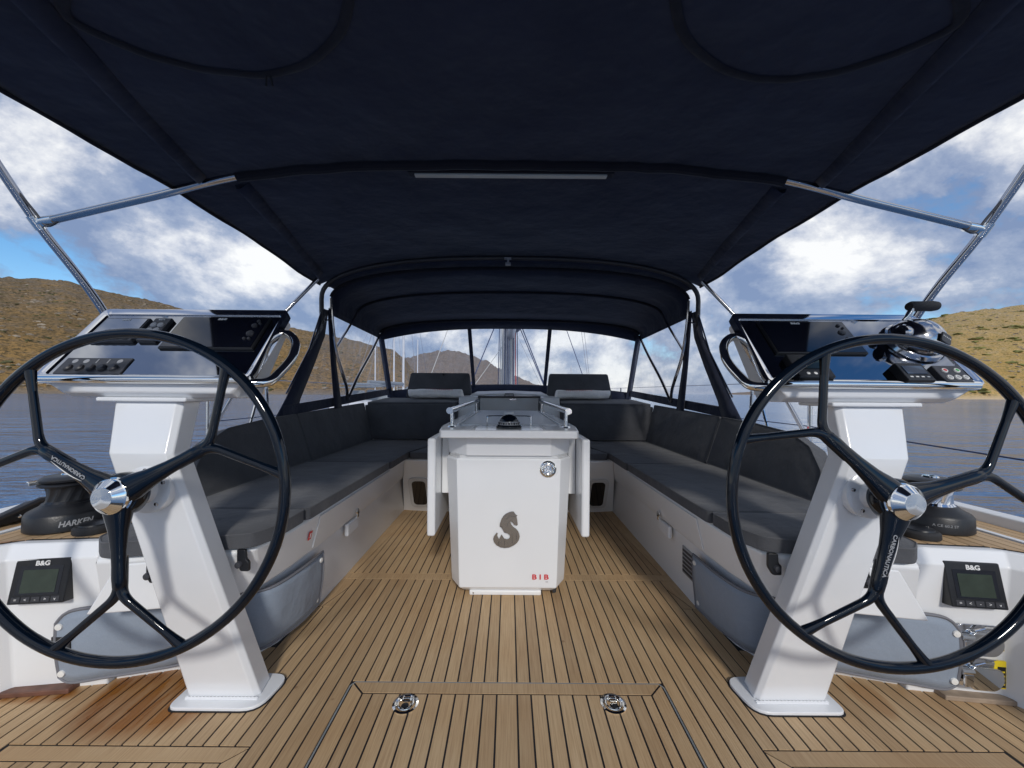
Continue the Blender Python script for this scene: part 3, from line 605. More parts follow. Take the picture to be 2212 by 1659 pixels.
for s in (-1, 1):
    def S(x, y, z=0.0): return Vector((s * x, y, z))
    sd_ = side(s); Z0 = 0.486; UP = (0, 0, 0.046); g = 'seat cushions on the benches'
    puff('seat_cushion', f'short charcoal seat cushion behind the {sd_} steering wheel', [S(0.80, 1.520, Z0), S(0.803, 1.33, Z0), S(0.835, 1.255, Z0), S(0.90, 1.238, Z0), S(1.235, 1.165, Z0), S(1.30, 1.22, Z0), S(1.345, 1.520, Z0)], UP, group=g)
    puff('seat_cushion', f'long charcoal seat cushion in the middle of the {sd_} bench', [S(0.79, 1.527, Z0), S(1.345, 1.527, Z0), S(1.345, 2.560, Z0), S(0.79, 2.560, Z0)], UP, group=g)
    puff('seat_cushion', f'charcoal seat cushion in the front corner of the {sd_} bench', [S(0.785, 2.567, Z0 - 0.003), S(1.345, 2.567, Z0 - 0.003), S(1.37, 3.75, Z0 - 0.003), S(0.60, 3.75, Z0 - 0.003), S(0.785, 2.99, Z0 - 0.003)], UP, group=g)
    puff('seat_cushion', f'small charcoal front seat cushion {sd_} of the table', [S(0.40, 2.985, Z0 - 0.006), S(0.775, 2.992, Z0 - 0.006), S(0.592, 3.75, Z0 - 0.006), S(0.40, 3.75, Z0 - 0.006)], UP, group=g)
    # backrests lean outboard
    b0, b1 = Vector((s * 1.325, 0, 0.536)), Vector((s * 1.425, 0, 0.856)); dv = b1 - b0; th = Vector((s * -0.955, 0, 0.298)) * 0.075
    def BK(y, t_): return b0 + dv * t_ + Vector((0, y, 0)) - th
    g = 'backrest cushions on the benches'
    puff('back_cushion', f'charcoal backrest cushion with sloping aft end, {sd_} bench', [BK(1.66, 0), BK(1.675, 0.40), BK(1.78, 0.70), BK(1.93, 0.86), BK(2.25, 0.94), BK(2.575, 0.97), BK(2.585, 0)], th, group=g, seams=True, cr=0.012, pf=0.006)
    puff('back_cushion', f'charcoal backrest cushion along the front half of the {sd_} bench', [BK(2.592, 0), BK(2.582, 0.97), BK(3.20, 1.04), BK(3.80, 1.10), BK(3.74, 0)], th, group=g, seams=True, cr=0.012, pf=0.006)
    n_ = Vector((0, -0.97, 0.22)) * 0.075
    puff('back_cushion', f'wide charcoal front backrest cushion {sd_} of the table', [S(0.50, 3.80, 0.530), S(1.335, 3.80, 0.530), S(1.43, 3.885, 0.850), S(0.52, 3.885, 0.865)], n_, group=g, seams=True, cr=0.015, pf=0.008)
    # sun pad on top, headrest and rolled towel
    puff('sun_pad', f'flat charcoal pad over the {sd_} front backrest', [S(0.53, 3.84, 0.862), S(1.42, 3.84, 0.858), S(1.38, 4.30, 0.895), S(0.52, 4.30, 0.895)], (0, 0, 0.035), group='pads behind the front backrests', seams=False)
    e_ = Vector((0, 0.30, 1)).normalized()
    o_ = S(0.78, 4.32, 0.925); hw = 0.335
    hp = [o_ + EX * a + e_ * b_ for a, b_ in ((-hw - 0.03, 0), (hw + 0.03, 0), (hw - 0.005, 0.285), (-hw + 0.005, 0.285))]
    hr = puff('headrest_cushion', f'upright charcoal headrest cushion {sd_} of the mast', hp, Vector((0, -1, 0.30)).normalized() * 0.065, group='headrest cushions', seams=False, bevel=0.02)
    if s < 0:
        MB().lathe(o_ + EX * 0.04 + e_ * 0.262 + Vector((0, -0.075, 0.02)), (0, -1, 0.3), [(0, 0), (0.012, 0), (0.010, 0.008), (0, 0.009)], 12).build('button', 'black_plastic', hr)
    # towel: a folded roll with soft irregular surface and a scrawl of red print
    rows = []; rnd = random.Random(5 + s); x0, x1 = 0.50, 1.06
    for i in range(25):
        f = i / 24; X = x0 + (x1 - x0) * f; row = []
        for k in range(20):
            a = 2 * math.pi * k / 20; ca, sa = math.cos(a), math.sin(a)
            r1 = 0.075 * (abs(ca) ** 2.6 + abs(sa) ** 2.6) ** (-1 / 2.6) * (0.94 + 0.06 * math.cos(3 * f * 3.1))
            d = noise.noise(Vector((X * 9, ca * 2, sa * 2 + s * 5))) * 0.008
            row.append(S(X + 0.012 * sa * (1 if i in (0, 24) else 0.2), 4.12 + (r1 + d) * ca * 1.25, 0.983 + (r1 + d) * sa * 0.66))
        rows.append(row)
    tw = tag(MB().loft(rows, True, True).build('towel', 'towel', angle=80), f'folded white towel with red print below the {sd_} headrest', 'towel', 'white towels')
    zt = 0.983 + 0.052
    for k in range(13):
        X = 0.60 + k * 0.022 + rnd.random() * 0.006; h_ = 0.006 + rnd.random() * 0.008
        MB().tube([S(X, 4.065 - h_, zt - 0.012 - h_ * 0.2), S(X + 0.006, 4.065, zt - 0.007), S(X + 0.010, 4.065 + h_, zt - 0.002)], 0.0022, 5).build('print', 'print_red', tw)

# ================================================================== canvas pouches on the bench corners
for s in (-1, 1):
    def S(x, y, z=0.0): return Vector((s * x, y, z))
    cv_ = thing('canvas_cover', f'blue grey canvas cover snapped round the aft corner of the {side(s)} bench', 'canvas cover', S(0.95, 1.4, 0), 'canvas covers on the benches')
    top = [(0.845, 1.755, 0.270), (0.842, 1.62, 0.272), (0.858, 1.48, 0.272), (0.892, 1.405, 0.272), (0.98, 1.360, 0.275), (1.18, 1.300, 0.285), (1.36, 1.272, 0.280), (1.44, 1.262, 0.270), (1.475, 1.258, 0.235)]
    bot = [(0.868, 1.770, 0.022), (0.868, 1.62, 0.030), (0.885, 1.49, 0.040), (0.915, 1.425, 0.045), (1.00, 1.395, 0.045), (1.18, 1.335, 0.040), (1.36, 1.285, 0.035), (1.44, 1.272, 0.032), (1.475, 1.268, 0.050)]
    tp_ = smooth_path([S(*p) for p in top], 4); bt_ = smooth_path([S(*p) for p in bot], 4); rows = []
    for j in range(9):
        f = j / 8; row = []
        for a, b_ in zip(bt_, tp_):
            p = a * (1 - f) + b_ * f; d = 0.010 * math.sin(math.pi * f) + 0.007 * noise.noise(p * 7); q = Vector((p.x - s * d * (0.8 if p.y > 1.45 else 0.1), p.y - d * (1 if p.y < 1.48 else 0.1), p.z)); row.append(q)
        rows.append(row)
    MB().loft(rows).build('cloth', 'pvc_cloth', cv_, solid=0.003, angle=80)
    edge = rows[0] + [r[-1] for r in rows[1:-1]] + rows[-1][::-1] + [r[0] for r in rows[1:-1]][::-1]
    MB().tube(edge, 0.0055, 6, closed=True).build('edging', 'pvc_trim', cv_)
    for (row, k, du, dz_) in ((7, 1, 0.02, 0), (0, 1, 0.02, 0.03), (7, -3, -0.015, 0), (1, -3, -0.015, 0.0)):
        p = rows[row][k] + Vector((0, 0, dz_)); n_ = Vector((-s, -0.1, 0)) if k > 0 else Vector((-0.15 * s, -1, 0))
        MB().lathe(p + n_ * 0.003, n_, [(0, 0), (0.011, 0), (0.010, 0.004), (0, 0.005)], 14).build('snap', 'snap_white', cv_)
    pk = S(1.455, 1.262, 0.17)
    if s < 0: MB().box(tuple(pk + Vector((-0.030, -0.010, -0.022))), tuple(pk + Vector((0.03, 0.0, 0.022)))).build('strap', 'rubber', cv_)

# ================================================================== things on the coaming front
for s in (-1, 1):
    def S(x, y, z=0.0): return Vector((s * x, y, z))
    # sailing instrument
    c = P(94, 1252, 1.256) if s < 0 else P(2100, 1262, 1.256)
    ey_ = Vector((0, 0.20, 1)).normalized(); tilt = -0.12 * s
    ex_ = Vector((1, tilt, 0)).normalized(); n_ = ex_.cross(ey_)
    yshear = 0.0
    ins = thing('instrument_display', f'square black instrument display with dark green screen, {side(s)} coaming', 'display', c, 'instrument displays on the coamings')
    MB().obox(c, ex_, ey_, n_, (-0.080, -0.070, -0.03), (0.080, 0.070, 0.012)).build('case', 'black_plastic', ins, bevel=0.004)
    MB().obox(c, ex_, ey_, n_, (-0.062, -0.042, 0.010), (0.062, 0.046, 0.0128)).build('glass', 'screen', ins)
    MB().obox(c, ex_, ey_, n_, (-0.050, -0.036, 0.012), (0.050, 0.034, 0.0136)).build('screen', 'lcd', ins)
    text('B&G', 0.020, c + ey_ * 0.053 + n_ * 0.0125, ex_, ey_, 'print_white', ins, width=0.040, bold=0.0006)
    for k, ch in enumerate(('=', '<', '-', '>', 'v')):
        kb = MB().obox(c + ex_ * (-0.056 + k * 0.028) + ey_ * -0.056, ex_, ey_, n_, (-0.012, -0.008, 0.010), (0.012, 0.008, 0.0134)).build('key', 'dark_plastic', ins, bevel=0.001)
        text(ch, 0.013, c + ex_ * (-0.056 + k * 0.028) + ey_ * -0.056 + n_ * 0.0134, ex_, ey_, 'print_white', kb, depth=0.0004)
    # white step moulding between bench and coaming
    q = [S(1.05, 1.215, 0.468), S(1.19, 1.180, 0.468), S(1.275, 1.172, 0.318), S(0.99, 1.225, 0.318)]
    MB().prism(q, (0, -0.012, 0)).build('step_moulding', 'gelcoat', bevel=0.008, seg=3)
    struct(bpy.context.scene.objects[-1] if False else [o for o in col.objects if o.name.startswith('step_moulding')][-1], f'small white moulding at the aft end of the {side(s)} bench')
    th_ = S(1.55, 1.262, 0.0)
    tag(MB().prism([S(1.44, 1.262, 0.0), S(1.645, 1.238, 0.0), S(1.645, 1.275, 0.0), S(1.44, 1.302, 0.0)], (0, 0, 0.016)).build('teak_threshold', 'teak_dark' if s < 0 else 'teak_grey', bevel=0.003, smooth=False), f'short teak strip at the foot of the {side(s)} coaming', 'teak strip')
# hinged chrome outlet lids and yellow stickers, right side only
for k, (x0, y0, x1, y1) in enumerate(((2067, 1344, 2150, 1412), (2067, 1416, 2150, 1486))):
    which = 'upper' if k == 0 else 'lower'
    c = P((x0 + x1) / 2 + 4, (y0 + y1) / 2, 1.258); ex_ = Vector((1, -0.12, 0)).normalized(); n_ = Vector((-0.12, -1, 0)).normalized()
    ld = thing('outlet_lid', f'{which} hinged chrome outlet lid on the right coaming', 'outlet lid', c, 'chrome outlet lids')
    def lp(a, b_, d=0.0): return c + ex_ * a + EZ * b_ + n_ * d
    MB().prism(round_poly([lp(-0.062, -0.046), lp(0.055, -0.046), lp(0.055, 0.046), lp(-0.062, 0.046)], 0.016), n_ * 0.006).build('base_plate', 'mirror_trim', ld, bevel=0.002)
    MB().prism(round_poly([lp(-0.035, -0.050, 0.007), lp(0.040, -0.050, 0.007), lp(0.062, -0.020, 0.007), (lp(0.055, 0.022, 0.007)), lp(-0.035, 0.026, 0.007)], 0.016), n_ * 0.012).build('lid', 'chrome', ld, bevel=0.004, seg=3)
    MB().lathe(lp(-0.062, 0.008, 0.014), ex_, [(0, 0), (0.010, 0), (0.010, 0.034), (0, 0.034)], 12).build('hinge', 'chrome', ld)
    MB().box(tuple(lp(-0.058, -0.038, 0.016) - Vector((0.0, 0.008, 0))), tuple(lp(-0.030, 0.0, 0.016) + Vector((0, 0.004, 0)))).build('clasp', 'mirror_trim', ld, bevel=0.002)
    MB().tube([lp(-0.02, 0.028, 0.012), lp(0.0, 0.042, 0.02), lp(0.03, 0.040, 0.014)], 0.004, 8).build('spring', 'chrome', ld)
    sx0, sy0, sx1, sy1 = ((2150, 1373, 2166, 1405), (2146, 1427, 2169, 1486))[k]
    a = P(sx0, sy1, 1.249); b_ = P(sx1, sy0, 1.249); wd, ht = (b_.x - a.x), (b_.z - a.z)
    stk = MB().obox(a, ex_, EZ, n_, (0, 0, -0.004), (wd, ht, 0.002)).build('sticker', 'yellow'); tag(stk, f'yellow and black warning sticker beside the {which} chrome lid', 'sticker', 'warning stickers')
    MB().obox(a, ex_, EZ, n_, (wd * 0.28, ht * 0.05, 0.002), (wd * 0.95, ht * 0.80, 0.0028)).build('print', 'black_plastic', stk)
    for q in range(4): MB().obox(a, ex_, EZ, n_, (wd * 0.36, ht * (0.14 + q * 0.15), 0.0028), (wd * 0.86, ht * (0.20 + q * 0.15), 0.0033)).build('print_line', 'yellow', stk)
# loudspeaker in the inner side of the right coaming
spk = thing('loudspeaker', 'round pale loudspeaker grille at the far right edge', 'loudspeaker', (1.66, 1.10, 0.16))
MB().lathe((1.668, 1.12, 0.165), (-1, -0.03, 0), [(0.0, 0.0), (0.098, 0.0), (0.098, 0.014), (0.088, 0.020), (0.084, 0.012), (0.0, 0.016)], 40).build('rim', 'gelcoat_grey', spk)
MB().lathe((1.652, 1.12, 0.165), (-1, -0.03, 0), [(0.084, 0.0), (0.06, 0.006), (0.03, 0.009), (0.0, 0.010)], 32).build('grille', 'gelcoat_grey', spk)

# ================================================================== winches
WK = 0.85
def winch(s, X, Y, z, drum):
    c = Vector((X, Y, z)); t_ = thing('winch', f'black sheet winch on the {side(s)} side deck beyond the wheel', 'winch', c, 'sheet winches')
    MB().lathe(c, EZ, [(0, 0), (0.130, 0), (0.136, 0.006), (0.134, 0.066), (0.126, 0.078), (0.092, 0.098), (0.084, 0.108), (0, 0.108)], 48).build('base', 'black_plastic', t_)
    rows = []
    n = 48
    for r, h_ in ((0.080, 0.106), (0.071, 0.118), (0.068, 0.150), (0.074, 0.178), (0.082, 0.184)):
        rows.append([c + EZ * h_ + Vector((math.cos(2 * math.pi * (k + h_ * 40) / n), math.sin(2 * math.pi * (k + h_ * 40) / n), 0)) * (r + (0.0014 if k % 4 < 2 else -0.0014)) for k in range(n)])
    MB().loft(rows, True, True).build('drum', drum, t_, angle=20)
    MB().lathe(c, EZ, [(0, 0.182), (0.094, 0.182), (0.098, 0.188), (0.092, 0.196), (0.084, 0.199), (0.094, 0.204), (0.095, 0.212), (0.080, 0.222), (0.04, 0.226), (0.0, 0.226)], 40).build('self_tailer', 'black_plastic', t_)
    MB().lathe(c, EZ, [(0, 0.225), (0.030, 0.225), (0.026, 0.232), (0.016, 0.232), (0.012, 0.226), (0, 0.226)], 20).build('socket', 'chrome', t_)
    MB().prism([c + Vector((-0.05, -0.11, 0.196)), c + Vector((-0.085, -0.09, 0.196)), c + Vector((-0.06, -0.05, 0.196)), c + Vector((-0.03, -0.06, 0.196))], (0, 0, 0.014)).build('stripper_arm', 'chrome' if s < 0 else 'black_plastic', t_, bevel=0.003)
    for ch in t_.children:
        for v in ch.data.vertices: v.co = c + (v.co - c) * WK
        ch.data.update()
    return t_, c
wl, c = winch(-1, -1.645, 1.445, 0.4915, 'black_plastic')
ang0 = math.atan2(-c.y, -c.x) + 0.12
def bend_l(x, y, z): a = ang0 + x / (0.1355 * WK); return c + Vector((math.cos(a) * (0.1355 * WK + z), math.sin(a) * (0.1355 * WK + z), 0.031 + y))
text('HARKEN', 0.027, c, EX, EZ, 'print_grey', wl, width=0.088, bold=0.0008, shear=0.25, bend=bend_l)
wr, c2_ = winch(1, 1.645, 1.500, 0.4915, 'mirror_trim')
ang1 = math.atan2(-c2_.y, -c2_.x) + 0.35
def bend_r(x, y, z): a = ang1 + x / (0.1355 * WK); return c2_ + Vector((math.cos(a) * (0.1355 * WK + z), math.sin(a) * (0.1355 * WK + z), 0.034 + y))
text('A CE 60.2 ST', 0.013, c2_, EX, EZ, 'print_grey', wr, width=0.07, bend=bend_r)
for s, X, Y in ((-1, -1.485, 1.385), (1, 1.485, 1.395)):
    c = Vector((X, Y, 0.4915)); bt = thing('winch_button', f'low round black deck switch in front of the {side(s)} winch', 'deck switch', c, 'deck switches')
    MB().lathe(c, EZ, [(0, 0), (0.058, 0), (0.060, 0.004), (0.059, 0.020), (0.052, 0.026), (0, 0.026)], 36).build('base', 'rubber', bt)
    MB().lathe(c, EZ, [(0.046, 0.025), (0.044, 0.031), (0.02, 0.034), (0, 0.034)], 30).build('cap', 'black_plastic', bt)
c = Vector((-1.86, 1.50, 0.497)); ck = thing('rope_clutch', 'black sheet lead block at the left edge behind the winch', 'block', c)
MB().prism(round_poly([c + Vector((0.0, -0.16, 0)), c + Vector((0.0, 0.13, 0)), c + Vector((0.0, 0.10, 0.055)), c + Vector((0.0, 0.02, 0.060)), c + Vector((0.0, -0.13, 0.015))], 0.012), (-0.045, 0, 0)).build('cheek', 'black_plastic', ck, bevel=0.004)
MB().tube([c + Vector((0.008, -0.11, 0.03)), c + Vector((0.008, 0.02, 0.066)), c + Vector((0.008, 0.10, 0.056))], 0.010, 8).build('arm', 'dark_plastic', ck)
for q in ((0.09, 0.035), (-0.04, 0.02)): MB().lathe(c + Vector((0.0, q[0], q[1])), EX, [(0, 0), (0.007, 0), (0.006, 0.006), (0, 0.007)], 12).build('pin', 'chrome', ck)

# ================================================================== steering wheels
def wheel(s, rot):
    d = 1.0; T = R(3.1); C = Vector((s * 1.003, d, H - 0.2713)); up = Vector((0, math.sin(T), math.cos(T))); n_ = Vector((0, -math.cos(T), math.sin(T))); RR = 0.4221
    w_ = thing('steering_wheel', f'large glossy black carbon steering wheel of the {side(s)} helm', 'steering wheel', C, 'carbon steering wheels')
    def pt(r, a, h_=0.0): return C + (EX * math.cos(a) + up * math.sin(a)) * r + n_ * h_
    MB().tube([pt(RR, 2 * math.pi * k / 120) for k in range(120)], 0.0140, 14, closed=True).build('rim', 'carbon', w_)
    spk_ = []
    for a0 in rot:
        a = R(a0); ax = EX * math.cos(a) + up * math.sin(a); sd_ = n_.cross(ax)
        mb = MB()
        st_pts = [C + ax * r + n_ * (0.012 * (1 - r / 0.3)) for r in (0.0, 0.05, 0.09, 0.14, 0.18, 0.21, 0.235, 0.250)]
        mb.tube(st_pts, [0.042, 0.034, 0.0245, 0.0190, 0.0172, 0.0180, 0.0165, 0.009], 16, flat=0.62, up=n_)
        for q in (-1, 1):
            e = a + q * R(22.5)
            E = pt(RR - 0.006, e); FP = C + ax * 0.256 + sd_ * q * 0.003; B0 = C + ax * 0.228 + sd_ * q * 0.003; B3 = FP + (E - FP) * 0.17
            path = [C + ax * 0.16 + sd_ * q * 0.002] + bez(B0, B0 + (FP - B0) * 0.75, FP + (B3 - FP) * 0.25, B3, 10) + [FP + (E - FP) * f for f in (0.5, 0.7, 0.85, 1.0)]
            mb.tube(path, [0.0152 - 0.0055 * (k / 15) for k in range(16)], 12, flat=0.78, up=n_)
            f_ = path[-2]; mb.tube([path[-3], path[-2], path[-1]], [0.0102, 0.0118, 0.0145], 12, flat=0.8, up=n_)
        sp = mb.build('spoke', 'carbon', w_, angle=70); spk_.append((sp, ax, sd_))
    MB().lathe(C - n_ * 0.03, n_, [(0, 0), (0.046, 0), (0.056, 0.015), (0.056, 0.036), (0.052, 0.044), (0.049, 0.045), (0, 0.045)], 40).build('hub', 'carbon', w_)
    hc = MB().lathe(C + n_ * 0.0145, n_, [(0, 0), (0.0465, 0), (0.047, 0.006), (0.0425, 0.008), (0.0425, 0.013), (0.0445, 0.0145), (0.0445, 0.020), (0.0415, 0.022), (0.0275, 0.038), (0.026, 0.039), (0, 0.0395)], 48).build('hub_cap', 'chrome', w_, angle=25)
    return w_, C, spk_, n_, up
wL = wheel(-1, (-88, 30, 152)); wR = wheel(1, (-104, 16, 136))
for (w_, C, spk_, n_, up), k in ((wL, 2), (wR, 0)):
    sp, ax, sd_ = spk_[k]; ey_ = n_.cross(ax)
    def stem(x, y, z):                                # letters wrapped on the stem, reading outward from the hub
        r = 0.142 + x; rad = 0.0245 - 0.0065 * min(1, max(0, (r - 0.09) / 0.07)); w2 = math.sqrt(max(0.05, 1 - min(0.9, (y / rad) ** 2)))
        return C + ax * r + ey_ * y + n_ * (0.012 * (1 - r / 0.3) + rad * 0.62 * w2 + 0.0012 + z)
    text('CARBONAUTICA', 0.0125, C, ax, ey_, 'print_grey', sp, width=0.112, bold=0.0002, bend=lambda x, y, z: stem(x, y - 0.004, z))
    MB().tube([stem(-0.052 + 0.104 * q / 12, 0.006 + 0.006 * math.sin(math.pi * q / 12), 0.0) for q in range(13)], [0.0003 + 0.0011 * math.sin(math.pi * q / 12) for q in range(13)], 5).build('swoosh', 'print_white', sp)

# ================================================================== helm pedestals and consoles
PA, PB = Vector((0, 1.10, 1.032)), Vector((0, 1.29, 1.257))      # panel: lower and upper edge
pd = (PB - PA).normalized(); pn = Vector((0, -pd.z, pd.y))          # up the panel, out of the panel
def helm(s):
    def S(x, y, z=0.0): return Vector((s * x, y, z))
    ped = thing('helm_pedestal', f'white leaning helm pedestal under the {side(s)} console', 'pedestal', S(0.92, 1.28, 0), 'helm pedestals')
    rows = []
    for z, Y, xo, xi, dp in ((0.012, 1.239, 1.037, 0.800, 0.085), (0.42, 1.148, 1.074, 0.868, 0.085), (0.822, 1.060, 1.115, 0.934, 0.085), (0.826, 1.0605, 1.116, 0.935, 0.086), (0.968, 1.122, 1.160, 0.957, 0.090)):
        ch = 0.014
        rows.append([S(xo, Y + ch, z), S(xo - ch, Y, z), S(xi + ch, Y, z), S(xi, Y + ch, z), S(xi + 0.014, Y + dp, z), S(xo - 0.014, Y + dp, z)])
    MB().loft(rows, True, True).build('column', 'white_paint', ped, bevel=0.006, angle=20)
    pl = round_poly([S(1.062, 1.196), S(0.775, 1.196), S(0.756, 1.345), S(1.062, 1.36)], [0.03, 0.055, 0.05, 0.04], 5)
    MB().prism([p + EZ * 0.001 for p in pl], (0, 0, 0.011)).build('base_plate', 'white_paint', ped, bevel=0.003)
    MB().prism([Vector((p.x + (p.x - s * 0.91) * 0.028, p.y + (p.y - 1.27) * 0.05, 0.0003)) for p in pl], (0, 0, 0.0018)).build('sealant', 'caulk', ped, smooth=False)
    MB().tube([S(1.03 - 0.232 * k / 40, 1.233 + 0.0008 * (k % 2), 0.013) for k in range(41)], [0.0045 + 0.0012 * (k % 2) for k in range(41)], 6).build('weld', 'white_paint', ped)
    n_ = Vector((0, -math.cos(R(3.1)), math.sin(R(3.1))))
    fc = S(1.003, 1.070, H - 0.275)
    fg = MB().lathe(fc - n_ * 0.02, n_, [(0, 0), (0.066, 0), (0.066, 0.024), (0.060, 0.028), (0.038, 0.030), (0.034, 0.060), (0, 0.060)], 40).build('flange', 'white_paint', ped)
    up = Vector((0, math.sin(R(3.1)), math.cos(R(3.1))))
    for k in range(5):
        a = 2 * math.pi * (k + 0.3) / 5; MB().lathe(fc + n_ * 0.0075 + (EX * math.cos(a) + up * math.sin(a)) * 0.052, n_, [(0, 0), (0.006, 0), (0.005, 0.003), (0, 0.001)], 10).build('screw', 'steel_tube', fg)
    # console
    con = thing('helm_console', f'tilted mirror glossy instrument console of the {side(s)} helm', 'console', S(1.045, 1.2, 0.97), 'helm consoles')
    x0, x1 = 0.752, 1.338
    prof = [(1.102, 1.022), (1.108, 0.992), (1.135, 0.977), (1.165, 0.979), (1.328, 1.226), (1.30, 1.252)]
    q0 = [S(x0 + 0.006 * (i in (0, 5)) + 0.05 * (i in (1, 2)) , y, z) for i, (y, z) in enumerate(prof)]; q1 = [S(x1 - 0.05 * (i in (1, 2, 3)), y, z) for i, (y, z) in enumerate(prof)]
    MB().loft([q0, q1], True, True).build('housing', 'white_paint', con, bevel=0.006)
    MB().box((min(s * 0.93, s * 1.19), 1.105, 0.966), (max(s * 0.93, s * 1.19), 1.24, 0.979)).build('mount_plate', 'white_paint', con, bevel=0.005)
    def pp(x, q, h_=0.0): return S(x, 0, 0) + PA + (PB - PA) * q + pn * h_
    fr_o = [pp(1.352, -0.03), pp(0.738, -0.03), pp(0.738, 1.03), pp(1.352, 1.03)]
    fr_i = [pp(1.334, 0.035), pp(0.756, 0.035), pp(0.756, 0.955), pp(1.334, 0.955)]
    ro, ri = round_poly(fr_o, 0.022, 4), round_poly(fr_i, 0.012, 4)
    MB().loft([[p + pn * -0.014 for p in ro], [p + pn * 0.010 for p in ro], [p + pn * 0.010 + (Vector((s * 1.045, 0, 0)) + (PA + PB) / 2 - p) * 0.012 for p in ro], [p + pn * 0.006 for p in ri], [p + pn * -0.01 for p in ri]], True).build('frame', 'mirror_trim', con, angle=25)
    MB().prism([p + pn * -0.004 for p in round_poly([pp(1.338, 0.02), pp(0.752, 0.02), pp(0.752, 0.98), pp(1.338, 0.98)], 0.012, 3)], pn * 0.006).build('panel', 'mirror_panel', con)
    MB().tube([pp(0.765, -0.02, 0.004), pp(1.33, -0.02, 0.004)], 0.013, 12).build('front_lip', 'chrome', con)
    # inboard grab handle
    pts = [(601, 722), (622, 722), (637, 737), (637, 756), (627, 779), (601, 808), (575, 826), (548, 834)]; ys = [1.27, 1.265, 1.25, 1.235, 1.21, 1.165, 1.125, 1.10]
    hp = [P(x, y, Y) for (x, y), Y in zip(pts, ys)]; hp = [Vector((s * abs(p.x), p.y, p.z)) for p in hp]; hp[0].x = s * 0.775; hp[-1].x = s * 0.765; hp[-1].z += 0.008
    MB().tube(smooth_path(hp, 5), 0.0135, 12).build('grab_handle', 'chrome', con)
    return con, pp, S
def on_panel(x, y): return PPL(x, y, PA, pn)
def device(con, S, name, quad, h_, material, screen=None, bevel=0.003):
    # quad: the four corners as seen, flattened to a rectangle on the panel
    pts = [on_panel(*p) for p in quad]
    xa = sum(sorted(p.x for p in pts)[:2]) / 2; xb = sum(sorted(p.x for p in pts)[2:]) / 2
    qs = sorted((p - PA).dot(pd) for p in pts); qa, qb = (qs[0] + qs[1]) / 2, (qs[2] + qs[3]) / 2
    o_ = PA + Vector((xa, 0, 0)) + pd * qa; wd, ht = xb - xa, qb - qa
    dv_ = MB().obox(o_, EX, pd, pn, (0, 0, 0.001), (wd, ht, h_)).build(name, material, con, bevel=bevel)
    return dv_, o_, wd, ht
con, pp, S = helm(-1)
# left: chartplotter, small display, keypad, switch panel
dv_, o_, wd, ht = device(con, S, 'chartplotter', [(341, 757), (538, 757), (598, 690), (402, 690)], 0.010, 'black_plastic')
MB().obox(o_, EX, pd, pn, (0.005, 0.005, 0.009), (wd - 0.005, ht - 0.005, 0.0112)).build('glass', 'screen', dv_)
text('B&G', 0.011, o_ + EX * wd * 0.47 + pd * (ht - 0.014) + pn * 0.0113, EX, pd, 'print_white', dv_, width=0.028, shear=0.2, bold=0.0003)
for a, b_, r in ((0.90, 0.84, 0.006), (0.93, 0.76, 0.004), (0.88, 0.70, 0.009), (0.885, 0.45, 0.012), (0.86, 0.28, 0.005), (0.91, 0.28, 0.005)):
    MB().lathe(o_ + EX * wd * a + pd * ht * b_ + pn * 0.0112, pn, [(0, 0), (r, 0), (r * 0.9, 0.004), (0, 0.005)], 16).build('knob', 'dark_plastic', dv_)
dv_, o_, wd, ht = device(con, S, 'small_display', [(194, 742), (292, 742), (330, 694), (236, 694)], 0.014, 'dark_plastic')
MB().obox(o_, EX, pd, pn, (0.006, 0.012, 0.013), (wd - 0.006, ht - 0.006, 0.0155)).build('glass', 'mirror_panel', dv_)
text('B&G', 0.009, o_ + EX * wd * 0.5 + pd * (ht - 0.012) + pn * 0.0156, EX, pd, 'print_white', dv_, width=0.026, shear=0.2, bold=0.0003)
for k in range(5): MB().obox(o_ + EX * wd * (0.14 + k * 0.18) + pd * 0.007, EX, pd, pn, (-0.007, -0.004, 0.013), (0.007, 0.004, 0.016)).build('key', 'black_plastic', dv_)
dv_, o_, wd, ht = device(con, S, 'keypad', [(300, 742), (338, 742), (378, 694), (341, 694)], 0.014, 'dark_plastic')
for i in range(2):
    for j in range(3): MB().lathe(o_ + EX * wd * (0.3 + 0.4 * i) + pd * ht * (0.2 + 0.23 * j) + pn * 0.014, pn, [(0, 0), (0.0105, 0), (0.009, 0.004), (0, 0.005)], 14).build('button', 'print_grey', dv_)
text('B&G', 0.007, o_ + EX * wd * 0.5 + pd * (ht - 0.010) + pn * 0.0143, EX, pd, 'print_white', dv_, width=0.020)
dv_, o_, wd, ht = device(con, S, 'switch_panel', [(116, 810), (260, 810), (293, 777), (151, 775)], 0.006, 'dark_plastic', bevel=0.002)
for k, x in enumerate((0.16, 0.33, 0.50, 0.67, 0.84)):
    MB().lathe(o_ + EX * wd * x + pd * ht * 0.34 + pn * 0.006, pn, [(0, 0), (0.0125, 0), (0.012, 0.006), (0.008, 0.009), (0, 0.009)], 20).build('button', 'dark_plastic', dv_)
    if k in (0, 1, 4): MB().lathe(o_ + EX * wd * x + pd * ht * 0.78 + pn * 0.006, pn, [(0, 0), (0.008, 0), (0, 0.0006)], 16).build('icon', 'print_grey', dv_)
    else: MB().obox(o_ + EX * wd * x + pd * ht * 0.78, EX, pd, pn, (-0.0015, -0.008, 0.006), (0.0015, 0.008, 0.0066)).build('icon', 'print_grey', dv_)
con, pp, S = helm(1)
dv_, o_, wd, ht = device(con, S, 'chartplotter', [(1678, 768), (1868, 768), (1818, 699), (1631, 699)], 0.010, 'black_plastic')
MB().obox(o_, EX, pd, pn, (0.005, 0.005, 0.009), (wd - 0.005, ht - 0.005, 0.0112)).build('glass', 'screen', dv_)
